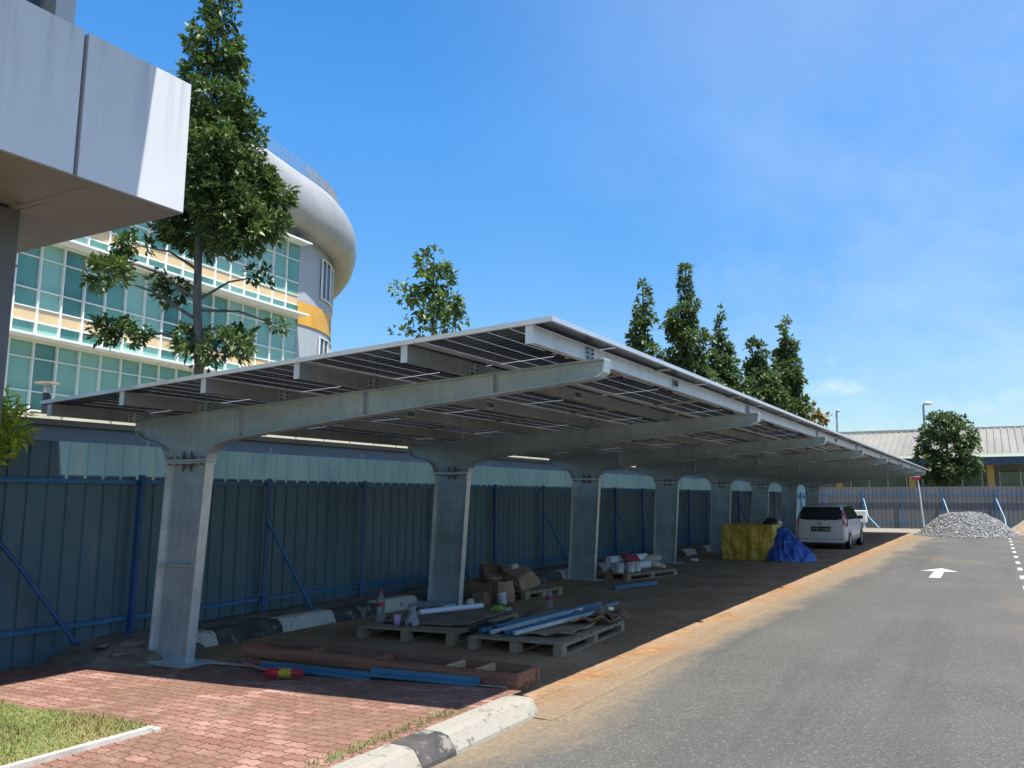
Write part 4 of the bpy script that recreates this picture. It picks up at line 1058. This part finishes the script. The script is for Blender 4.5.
for s_ in (-1, 1):
    tp_ = [(.715, .015, .74), (.80, .04, .73), (.832, .22, .76), (.822, .26, .97), (.70, .34, 1.27), (.655, .235, 1.27), (.70, .09, 1.0), (.715, .03, .95)]
    m = MB(); v = [(s_*a, b_, c_) for a, b_, c_ in tp_]+[(s_*a*.94, b_+.06, c_) for a, b_, c_ in tp_]; k = 8
    m.add(v, [(0, 1, 7), (1, 6, 7), (1, 2, 3), (1, 3, 6), (3, 4, 5), (3, 5, 6)]+[(q_, (q_+1) % k, k+(q_+1) % k, k+q_) for q_ in range(k)])
    tl = part('tail_light', m, M['lamp_red'], car)
    m = MB(); m.box((s_*.757, .028, .845), (.07, .03, .08)); part('lens', m, M['lamp_clear'], tl)
    for nm, q in (('side_window', [(.34, .965), (.60, 1.37), (1.28, 1.40), (1.28, .965)]), ('side_window', [(1.34, .965), (1.34, 1.40), (2.0, 1.385), (2.45, 1.30), (2.86, .965)])):
        def sx(y, z):
            a = (z-.94)/(1.42-.94); return .803+(.622-.803)*a*.92+.010
        pts = [(s_*sx(y, z), y, z) for y, z in q]
        if s_ > 0: pts = pts
        patch(pts if s_ < 0 else pts[::-1], 'darkglass', nm, off=.004)
    for yy in (.62, 3.18):
        T = Matrix.Translation((s_*.74, yy, .29)) @ Matrix.Rotation(R(90)*s_, 4, 'Y')
        m = MB(); m.lathe([(.18, -.09), (.27, -.09), (.29, -.06), (.29, .06), (.27, .09), (.19, .092)], n=24, M=T); wh = part('wheel', m, M['tyre'], car)
        m = MB(); m.lathe([(.19, .085), (.185, .06), (.03, .075), (0, .08)], n=24, M=T)
        for a in range(0, 360, 60): m.box((.10*math.cos(R(a)), .10*math.sin(R(a)), .083), (.14, .035, .02), 0, T, rz=R(a))
        part('rim', m, M['rim'], wh)
        m = MB(); m.lathe([(0, .02), (.33, .02), (.345, .093)], n=24, M=T); part('wheel_arch', m, M['black'], car)
    m = MB(); m.box((s_*.90, 2.55, 1.0), (.17, .11, .12), bev=.03); part('mirror', m, M['black'], car)
    for yy in (1.05, 2.02): m = MB(); m.box((s_*.833, yy, .80), (.02, .16, .03)); part('door_handle', m, M['car_white'], car)
m = MB(); m.box((0, .03, .42), (1.5, .10, .19), bev=.03); m.box((0, .06, .27), (1.42, .10, .09)); part('bumper', m, M['car_white'], car)
m = MB(); m.box((0, .08, .21), (1.3, .1, .10)); m.box((0, 1.9, .17), (1.4, 3.5, .08)); part('underbody', m, M['black'], car)
m = MB(); m.box((0, -.006, .66), (.62, .02, .16)); pl = part('number_plate', m, M['black'], car)
cu = bpy.data.curves.new('plate_characters', 'FONT'); cu.body = 'WEH 5468'; cu.size = .115; cu.align_x = 'CENTER'; cu.extrude = .002; cu.space_character = 1.1
tx = bpy.data.objects.new('plate_characters', cu); COL.objects.link(tx); tx.location = (0, -.019, .62); tx.rotation_euler = (R(90), 0, 0); cu.materials.append(M['white_plastic'])
bpy.context.view_layer.update()
tm = bpy.data.meshes.new_from_object(tx.evaluated_get(bpy.context.evaluated_depsgraph_get())); tl_, tr_ = tx.location.copy(), tx.rotation_euler.copy()
bpy.data.objects.remove(tx); tx = link('plate_characters', tm, pl); tx.location = tl_; tx.rotation_euler = tr_
m = MB(); m.box((0, .04, .775), (.55, .04, .04)); m.lathe([(0, .01), (.05, .01), (.055, 0)], n=14, M=Matrix.Translation((0, .005, .86)) @ Matrix.Rotation(R(90), 4, 'X')); part('badge_and_grip', m, M['rim'], car)

car.scale = (.94, .94, .94); car.location.x += .06
# ------------------------------------------------------------------ tarpaulins
def drape(x0, x1, y0, y1, h, seed, amp, flare, sag=0, nu=70, nv=40, wedge=0):
    """sheet thrown over a box-like load: skirts fall with vertical folds"""
    m = MB()
    def fn(u, v):
        a = u*2-1; b = v*2-1; r = max(abs(a), abs(b))
        cx, cy = (x0+x1)/2, (y0+y1)/2; hx, hy = (x1-x0)/2, (y1-y0)/2
        lim = .52
        if r < lim: k = r/lim; z = h*(1-.0*k); s_ = k*.93
        else: k = (r-lim)/(1-lim); z = h*(1-k**1.15); s_ = .93+.07*min(1, k*4)+flare*k
        q = 1 if r == 0 else 1/r
        X = cx+a*q*hx*s_*(1 if r else 0); Yy = cy+b*q*hy*s_*(1 if r else 0)
        th = math.atan2(b, a); fold = mnoise.noise(Vector((math.cos(th)*4.2+seed, math.sin(th)*4.2, seed+z*.5)))+.5*mnoise.noise(Vector((math.cos(th)*10, math.sin(th)*10+seed, z*1.1)))
        if r > lim: X += a*q*amp*fold*min(1, k*1.5); Yy += b*q*amp*fold*min(1, k*1.5)
        cr_ = abs(mnoise.noise(Vector(((X+z*1.1)*1.9, Yy*1.5, seed+4))))
        if r > .2: X += a*.10*(.35-cr_)*min(1, z*2); Yy += b*.16*(.3-cr_)*min(1, z*2.5)
        z += .035*mnoise.noise(Vector((X*2.2, Yy*2.2, seed)))-sag*(1-min(1, r/lim))
        if wedge: z *= 1-wedge*max(0, (X-x0)/(x1-x0))
        return (X, Yy, max(z, .012))
    m.grid(fn, nu, nv); return m
single('yellow_tarpaulin', drape(-6.34, -5.00, 21.0, 22.2, .90, 3, .045, .0), M['tarp_yellow'], 'yellow tarpaulin thrown over a boxy load near the parked car', 'tarpaulin', (-5.6, 21.6, 0))
def bt(u, v):
    a = u*math.pi*1.15-.35; r = v
    X = -4.92+.86*r*math.cos(a-1.2)*(1 if math.cos(a-1.2) > 0 else .45); Yy = 21.45+.72*r*math.sin(a-1.2)
    z = .88*(1-r**1.05)+.03+.16*(.3-abs(mnoise.noise(Vector((math.cos(a)*4, math.sin(a)*4, r*2.2)))))*min(1, r*2)+.13*(.25-abs(mnoise.noise(Vector((X*4.5, Yy*4.5, 2)))))
    return (X+.06*mnoise.noise(Vector((a*4, r*2, 1)))*r, Yy, max(z, .012) if r < .99 else .012)
m = MB(); m.grid(lambda u, v: bt(u*1.75, v), 130, 60); single('blue_tarpaulin', m, M['tarp_blue'], 'crumpled blue tarpaulin heaped against the yellow covered load', 'tarpaulin', (-4.7, 21.4, 0))
m = MB(); m.grid(lambda u, v: (-4.95+u*.42, 20.62+v*.22+.05*math.sin(u*5), .014+.05*abs(mnoise.noise(Vector((u*4, v*3, 4))))), 14, 8); single('tarpaulin_scrap', m, M['tarp_yellow'], 'small yellow sheet scrap on the ground below the blue tarpaulin', 'tarpaulin scrap', (-4.8, 20.7, 0))
m = MB(); m.lathe([(0, .19), (.10, .17), (.19, .08), (.21, 0), (0, 0)], n=14); m.v = [(x_*1.2, y_*.8, z_*(1+.3*mnoise.noise(Vector((x_*9, y_*9, 1))))) for x_, y_, z_ in m.v]
m.lathe([(0, .13), (.06, .11), (.08, .03), (0, 0)], (.20, -.05, 0), 10, 1)
single('black_bag', m, [M['black'], M['white_plastic']], 'black bundle with a white corner lying on top of the yellow tarpaulin', 'bag', (-5.25, 21.9, .87), world=False)

# ------------------------------------------------------------------ pallets and rubbish
def pallet(L, W, loc, rz, label, group='wooden pallets under the carport'):
    root = empty('wooden_pallet', loc, label, 'pallet', group, rz)
    nb = 7
    for i in range(nb):
        m = MB(); m.box((0, -W/2+W*(i+.5)/nb, .125), (L, W/nb*.80, .020)); part('deck_board', m, M['wood_pallet'], root)
    for i in range(3):
        m = MB(); m.box((-L/2+.05+(L-.1)*i/2, 0, .104), (.09, W, .02)); m.box((-L/2+.05+(L-.1)*i/2, 0, .010), (.09, W, .018)); part('stringer_board', m, M['wood_pallet'], root)
        for j in range(3):
            m = MB(); m.box((-L/2+.05+(L-.1)*i/2, -W/2+.06+(W-.12)*j/2, .056), (.10, .12, .075)); part('block', m, M['wood_pallet'], root)
    return root
# A: left, B: right
pallet(1.25, 1.75, (-6.05, 8.42, 0), R(7), 'wooden pallet carrying the bottle and the white pipe, nearest the front column')
pallet(1.10, 1.80, (-4.55, 8.42, 0), R(3), 'wooden pallet loaded with brown cardboard and blue steel channels, nearest the road')
pallet(1.0, 1.7, (-6.62, 15.75, 0), R(-14), 'wooden pallet holding white rolls and tins beside the third column')
pallet(.95, 1.0, (-6.98, 11.9, 0), R(-8), 'dark wooden pallet beneath the cardboard heap by the kerb')
def sheet(w_, l_, loc, rz, mt, label, seed, curl=.05, nm='cardboard_sheet', group='loose cardboard sheets'):
    m = MB(); N = 16
    def fn(u, v): 
        x_, y_ = (u-.5)*w_, (v-.5)*l_
        e = max(abs(u-.5), abs(v-.5))*2
        return (x_, y_, .012+curl*(e**4)*abs(mnoise.noise(Vector((u*2.5, v*2.5, seed))))*1.6+.012*mnoise.noise(Vector((u*5, v*5, seed))))
    m.grid(fn, N, N)
    o = single(nm, m, M[mt], label, 'cardboard', loc, group, world=False, rz=rz)
    sm = o.modifiers.new('thickness', 'SOLIDIFY'); sm.thickness = .006; sm.offset = 0
    return o
sheet(1.12, 1.45, (-6.05, 8.55, .140), R(9), 'card_dark', 'damp brown sheet on the pallet with the bottle', 2, .04)
sheet(1.0, 1.5, (-4.62, 8.50, .140), R(4), 'card', 'large brown sheet under the blue channels on the road side pallet', 5, .08)
sheet(.55, .65, (-4.30, 8.95, .175), R(35), 'card', 'small curled brown sheet on the far end of the road side pallet', 9, .07)
sheet(.8, .9, (-5.25, 9.75, .015), R(20), 'card_dark', 'flat dark sheet lying on the dirt behind the two front pallets', 12, .05)
sheet(.30, .42, (-4.12, 9.05, .20), R(70), 'card_dark', 'curled dark scrap on the corner of the road side pallet', 15, .10)
def bottle(loc, label, s=1.0):
    root = empty('water_bottle', loc, label, 'bottle', 'clear plastic bottles')
    m = MB(); m.lathe([(0, 0), (.042*s, .002), (.045*s, .02), (.043*s, .09), (.045*s, .15*s), (.045*s, .21*s), (.033*s, .255*s), (.016*s, .285*s), (.015*s, .31*s)], n=16); part('body', m, M['clear'], root)
    m = MB(); m.lathe([(.046*s, .165*s), (.0465*s, .205*s)], n=16); part('label', m, M['label_red'], root)
    m = MB(); m.lathe([(.017*s, .30*s), (.017*s, .33*s), (0, .332*s)], n=12); part('cap', m, M['label_red'], root)
bottle((-6.48, 7.78, .138), 'clear bottle with red cap standing on the pallet near the front column', 1.15)
bottle((-5.62, 10.35, .012), 'clear bottle standing on the dirt behind the blue channels', 1.05)
m = MB(); m.lathe([(0, 0), (.038, 0), (.047, .12), (.044, .12), (.036, .005)], n=16); single('plastic_cup', m, M['purple'], 'lilac plastic cup beside the bottle on the pallet', 'cup', (-6.20, 7.74, .138), world=False)
m = MB(); m.lathe([(0, 0), (.07, .01), (.072, .05), (.05, .11), (.03, .16), (.045, .21), (.03, .19), (0, .12)], n=18, smooth=False)
m.v = [(x_*(1+.7*mnoise.noise(Vector((x_*30, z_*14, y_*30)))), y_*(1+.7*mnoise.noise(Vector((y_*30, z_*14, x_*30+4)))), z_+.05*mnoise.noise(Vector((x_*20, y_*20, 3)))) for x_, y_, z_ in m.v]
single('plastic_bag', m, M['film'], 'crumpled cloudy plastic bag next to the lilac cup', 'bag', (-6.03, 7.80, .138), world=False)
m = MB(); m.tube([(-6.35, 8.35, .20), (-6.05, 9.30, .19)], .034, 14, cap=False); m.tube([(-6.35, 8.35, .20), (-6.05, 9.30, .19)], .027, 14, cap=True)
single('white_pipe', m, M['pvc_white'], 'white plastic pipe lying across the pallet with the bottle', 'pipe', (-6.2, 8.8, .2))
def channel(p, q, mt, nm, label, w_=.045, group='steel channels on the pallet'):
    p, q = Vector(p), Vector(q); L = (q-p).length; m = MB(); h = w_/2
    m.prism([(-h, 0), (h, 0), (h, w_), (h-.004, w_), (h-.004, .004), (-h+.004, .004), (-h+.004, w_), (-h, w_)], 0, L, 'y')
    o = single(nm, m, M[mt], label, 'channel', tuple(p), group, world=False)
    o.rotation_euler = (q-p).to_track_quat('Y', 'Z').to_euler()
channel((-4.98, 7.62, .16), (-4.55, 9.75, .235), 'blue_prop', 'steel_channel', 'bright blue channel, leftmost of the bundle on the road side pallet', .042)
channel((-4.83, 7.60, .16), (-4.62, 9.35, .215), 'galv', 'steel_channel', 'bare grey channel between the two blue channels on the pallet', .036)
channel((-4.66, 7.62, .16), (-4.36, 9.85, .245), 'blue_prop', 'steel_channel', 'blue topped channel with the longest overhang on the road side pallet', .036)
channel((-4.58, 7.66, .16), (-4.27, 9.5, .225), 'galv', 'steel_channel', 'bare grey channel nearest the road on the pallet', .036)
m = MB(); 
for i in range(60):
    a = random.uniform(0, 6.28); r = random.uniform(0, .17); b_ = a+random.uniform(1, 3)
    m.tube([(r*math.cos(a)*1.5, r*math.sin(a), random.uniform(0, .05)), (random.uniform(-.1, .1), random.uniform(-.1, .1), random.uniform(.02, .10)), (.2*math.cos(b_)*1.2, .17*math.sin(b_), random.uniform(0, .04))], .005, 4)
single('netting_bundle', m, M['net'], 'tangle of dark netting at the corner of the road side pallet', 'netting', (-5.02, 7.85, .14), world=False)
m = MB(); m.grid(lambda u, v: ((u-.5)*.26, (v-.5)*.18, .015+.06*(1-(2*u-1)**2)*(1-(2*v-1)**2)+.03*mnoise.noise(Vector((u*4, v*4, 8)))), 12, 10, 0); m.grid(lambda u, v: (.14+(u-.5)*.12, (v-.5)*.14, .02+.05*abs(mnoise.noise(Vector((u*3, v*3, 3))))), 8, 8, 1)
single('food_wrapper', m, [M['lime'], M['white_plastic']], 'lime green and white wrapper on the sheet behind the front pallets', 'wrapper', (-5.75, 9.22, .15), world=False)
m = MB(); m.box((0, 0, .05), (.62, .32, .03)); m.box((0, .02, .02), (.56, .28, .03)); single('grey_plank', m, M['galv_dull'], 'grey board lying against the foot of the second column', 'board', (-7.32, 9.92, .012), world=False, rz=R(4))
# cardboard heap behind the second column
def cbox(sx, sy, sz, loc, rz, rx, mt, label, flaps=True, crush=.05):
    m = MB(); sd_ = random.uniform(0, 50)
    def wall(p0, du, dv):
        p0, du, dv = Vector(p0), Vector(du), Vector(dv)
        def fn(u, v):
            q = p0+du*u+dv*v; k = crush*(.4+v*.9)
            return q+Vector((mnoise.noise(q*3.2+Vector((sd_, 0, 0))), mnoise.noise(q*3.2+Vector((0, sd_, 7))), mnoise.noise(q*2.6+Vector((3, 0, sd_)))*.9))*k
        m.grid(fn, 7, 7, 0, False)
    x, y = sx/2, sy/2
    wall((-x, -y, 0), (sx, 0, 0), (0, 0, sz)); wall((x, -y, 0), (0, sy, 0), (0, 0, sz)); wall((x, y, 0), (-sx, 0, 0), (0, 0, sz)); wall((-x, y, 0), (0, -sy, 0), (0, 0, sz)); wall((-x, y, .004), (sx, 0, 0), (0, -sy, 0))
    wall((-x, -y, sz), (sx, 0, 0), (0, sy*.42, -.08)) if flaps else wall((-x, -y, sz), (sx, 0, 0), (0, sy, 0))
    root = link('cardboard_box', m.mesh('cardboard_box', M[mt])); root.location = loc; root.rotation_euler = (rx, R(random.uniform(-10, 10)), rz); setp(root, label, 'box', 'cardboard boxes in the heap')
    md = root.modifiers.new('board', 'SOLIDIFY'); md.thickness = .005
    if flaps:
        m = MB(); m.grid(lambda u, v: ((u-.5)*sx*.95, sy*.5+v*sy*.42*.6, sz-.02-v*.10+.05*mnoise.noise(Vector((u*3, v*3, sd_)))), 6, 5, 0, False)
        fl_ = part('flap', m, M[mt], root); md = fl_.modifiers.new('board', 'SOLIDIFY'); md.thickness = .005
cbox(.46, .38, .30, (-7.12, 10.95, .01), R(12), 0, 'card_dark', 'open dark box standing close behind the second column')
cbox(.36, .30, .34, (-6.86, 11.05, .01), R(-25), R(5), 'card', 'upright brown box at the front of the heap by the second column')
cbox(.52, .42, .26, (-7.30, 11.75, .17), R(30), R(-20), 'card', 'tilted brown box on top of the cardboard heap', True, .08)
cbox(.40, .36, .26, (-6.88, 11.75, .15), R(-15), R(16), 'card', 'brown box with crushed side on the right of the heap', False, .08)
cbox(.36, .32, .24, (-7.25, 11.35, .26), R(55), R(34), 'card_dark', 'crushed dark box leaning at the top of the heap near the fence', True, .09)
cbox(.26, .24, .18, (-6.95, 10.65, .01), R(5), 0, 'card_dark', 'small torn box at the foot of the second column', True, .06)
for k, (x_, y_, s_, l_) in enumerate([(-7.0, 10.42, .07, 'white foam lump at the left foot of the cardboard heap'), (-7.05, 11.8, .08, 'white foam lump wedged on top of the cardboard heap'), (-6.62, 10.75, .06, 'small white scrap on the dirt near the second column')]):
    m = MB(); m.lathe([(0, 0), (.9, .1), (1, .6), (.6, 1.2), (0, 1.3)], n=8, smooth=False); m.v = [(a*s_*(1+.4*mnoise.noise(Vector((a, b_, k)))), b_*s_, c_*s_) for a, b_, c_ in m.v]
    single('foam_scrap', m, M['white_plastic'], l_, 'scrap', (x_, y_, (.02, .42, .01)[k]), 'white scraps in the heap', world=False)
m = MB(); m.lathe([(0, 0), (.068, 0), (.07, .16), (.066, .17), (0, .168)], n=18); single('tin_can', m, M['white_plastic'], 'white tin standing in front of the cardboard heap', 'tin', (-6.68, 10.8, .012), world=False)
# goods on the third pallet
for k, (x0, z, r, l_) in enumerate([(-6.95, .22, .085, 'white roll nearest the third column on the far pallet'), (-6.74, .215, .08, 'white roll on the road side of the far pallet'), (-6.86, .36, .075, 'white roll lying on top of the other two rolls')]):
    m = MB(); m.tube([(x0, 15.1, z), (x0+.28, 16.35, z)], r, 14); single('white_roll', m, M['pvc_white'], l_, 'roll', (x0, 15.1, z), 'white rolls on the far pallet')
m = MB(); m.grid(lambda u, v: (-7.0+u*.5, 15.3+v*.6, .44+.07*mnoise.noise(Vector((u*3, v*3, 6)))-.16*(2*abs(u-.5))**3), 12, 12); single('crimson_cloth', m, M['cloth_red'], 'crimson cloth draped over the white rolls', 'cloth', (-6.8, 15.6, .4))
for k, (x_, y_, l_) in enumerate([(-6.60, 15.02, 'white paint tin at the front corner of the far pallet'), (-6.44, 15.2, 'white paint tin second from the front corner of the far pallet'), (-6.42, 15.45, 'white paint tin nearest the cement bags on the far pallet')]):
    m = MB(); m.lathe([(0, 0), (.085, 0), (.088, .02), (.085, .03), (.085, .17), (.09, .175), (.09, .19), (.075, .185), (0, .183)], n=18); single('paint_tin', m, M['white_plastic'], l_, 'tin', (x_, y_, .138), 'paint tins on the far pallet', world=False)
def bag(loc, rz, label, s=(.5, .34, .14), mt='cement_bag'):
    m = MB(); 
    def fn(u, v):
        a = u*2*math.pi; b_ = (v-.5)*math.pi; cs = abs(math.cos(b_))**.5
        f_ = lambda c: math.copysign(abs(c)**.6, c)
        x_, y_, z_ = f_(math.cos(a))*cs*s[0]/2, f_(math.sin(a))*cs*s[1]/2, math.sin(b_)*s[2]/2+s[2]/2
        q = 1+.13*mnoise.noise(Vector((x_*6, y_*6, z_*6+rz))); return (x_*q, y_*q, z_*q)
    m.grid(fn, 24, 12); single('cement_bag', m, M[mt], label, 'bag', loc, 'cement bags', world=False, rz=rz)
bag((-6.5, 16.35, .138), .3, 'lower pale bag at the far end of the far pallet')
bag((-6.52, 16.42, .26), .9, 'upper pale bag lying across the other bag on the far pallet')
bag((-6.75, 17.3, .02), .1, 'pale bag on the ground just before the fourth column')
bag((-7.3, 17.9, .02), 1.1, 'pale bag on the ground at the foot of the kerb by the fourth column')
bag((-6.75, 20.0, .012), .5, 'pale bag on the ground between the fourth column and the yellow tarpaulin', (.24, .13, .07), 'white_plastic')
channel((-5.95, 13.3, .012), (-5.62, 14.45, .012), 'blue_prop', 'steel_channel', 'short blue channel alone on the dirt between the columns', .06, 'blue channels on the ground')
# long timber crate, blue strips and broom on the paver edge
cr = empty('timber_crate', (-5.0, 6.02, 0), 'long shallow red brown timber crate lying along the edge of the pavers', 'crate', rz=math.atan2(.06, 2.95))
for s_ in (-1, 1):
    m = MB(); m.box((0, s_*.17, .155), (3.05, .035, .10)); part('side_board', m, M['wood_red'], cr)
for x_ in (-1.5, -.75, .05, .8, 1.1, 1.49):
    m = MB(); m.box((x_, 0, .155), (.035, .302, .09)); part('cross_board', m, M['wood_raw'] if x_ in (1.1, .8) else M['wood_red'], cr)
for s_ in (-.10, .10):
    m = MB(); m.box((0, s_, .097), (3.0, .15, .014)); part('bottom_board', m, M['wood_red'], cr)
for x_ in (-1.35, 0, 1.38):
    m = MB(); m.box((x_, 0, .045), (.09, .40, .085)); part('skid', m, M['wood_red'], cr)
m = MB(); m.box((-.2, -.20, .06), (2.6, .03, .04)); part('lower_rail', m, M['wood_red'], cr)
cr.scale = (1, 1, .95)
m = MB(); m.box((0, 0, .012), (1.25, .075, .022)); m.box((0, .035, .03), (1.25, .006, .05)); single('blue_strip', m, M['blue_prop'], 'blue steel strip with a dent beside the broom on the pavers', 'steel strip', (-5.42, 5.62, BZ(-5.42)+.012), 'blue strips beside the crate', world=False, rz=R(5))
m = MB(); m.box((0, 0, .012), (1.05, .08, .022)); m.box((0, .04, .032), (1.05, .006, .055)); single('blue_strip', m, M['blue_prop'], 'brighter blue steel strip at the road end of the crate', 'steel strip', (-4.32, 5.73, BZ(-4.32)+.012), 'blue strips beside the crate', world=False, rz=R(6))
br_ = empty('broom', (-5.5, 5.35, BZ(-5.5)), 'broom with red and yellow bristles lying on the pavers by the crate', 'broom')
ob_ = (-5.5, 5.35, BZ(-5.5))
m = MB(); m.tube([(-6.28, 5.62, BZ(-6.28)+.05), (-5.62, 5.37, BZ(-5.62)+.055)], .013, 8); part('handle', m, M['handle'], br_, ob_)
for k, (x0, x1, mt, r) in enumerate([(-5.66, -5.55, 'bristle_red', .040), (-5.55, -5.44, 'bristle_yellow', .036), (-5.44, -5.35, 'bristle_red', .028)]):
    m = MB(); m.tube([(x0, 5.33+(x0+5.66)*.3, BZ(x0)+.055), ((x0+x1)/2, 5.33+((x0+x1)/2+5.66)*.3, BZ(x0)+.058), (x1, 5.33+(x1+5.66)*.3, BZ(x0)+.055)], [r*.8, r, r*.8], 12)
    for i in range(150):
        x_ = random.uniform(x0, x1); a = random.uniform(0, 6.28); c = Vector((x_, 5.33+(x_+5.66)*.3, BZ(x0)+.058)); d = Vector((random.uniform(-.25, .25), math.cos(a), math.sin(a)))
        e = c+d*r*random.uniform(1.05, 1.3); e.z = max(e.z, BZ(x0)+.008)
        m.tube([c+d*r*.7, e], [.004, .0025], 3, smooth=False)
    part('bristles', m, M[mt], br_, ob_)
# solar flood lamp behind the hoarding at the left
q = pix(47, 387, 12.5); b = (q.x, q.y, 0); root = empty('yard_lamp', b, 'small lamp with a tan plate on a black post behind the hoarding', 'lamp')
m = MB(); m.bar((q.x, q.y, 0), (q.x, q.y, q.z), .06, .06); part('post', m, M['black'], root, b)
m = MB(); m.box((q.x, q.y, q.z+.05), (.22, .18, .025), 0, None, R(20)); part('lamp_plate', m, M['tan'], root, b)
m = MB(); m.box((q.x+.04, q.y-.02, q.z-.04), (.06, .08, .08)); part('lamp_body', m, M['pole'], root, b)
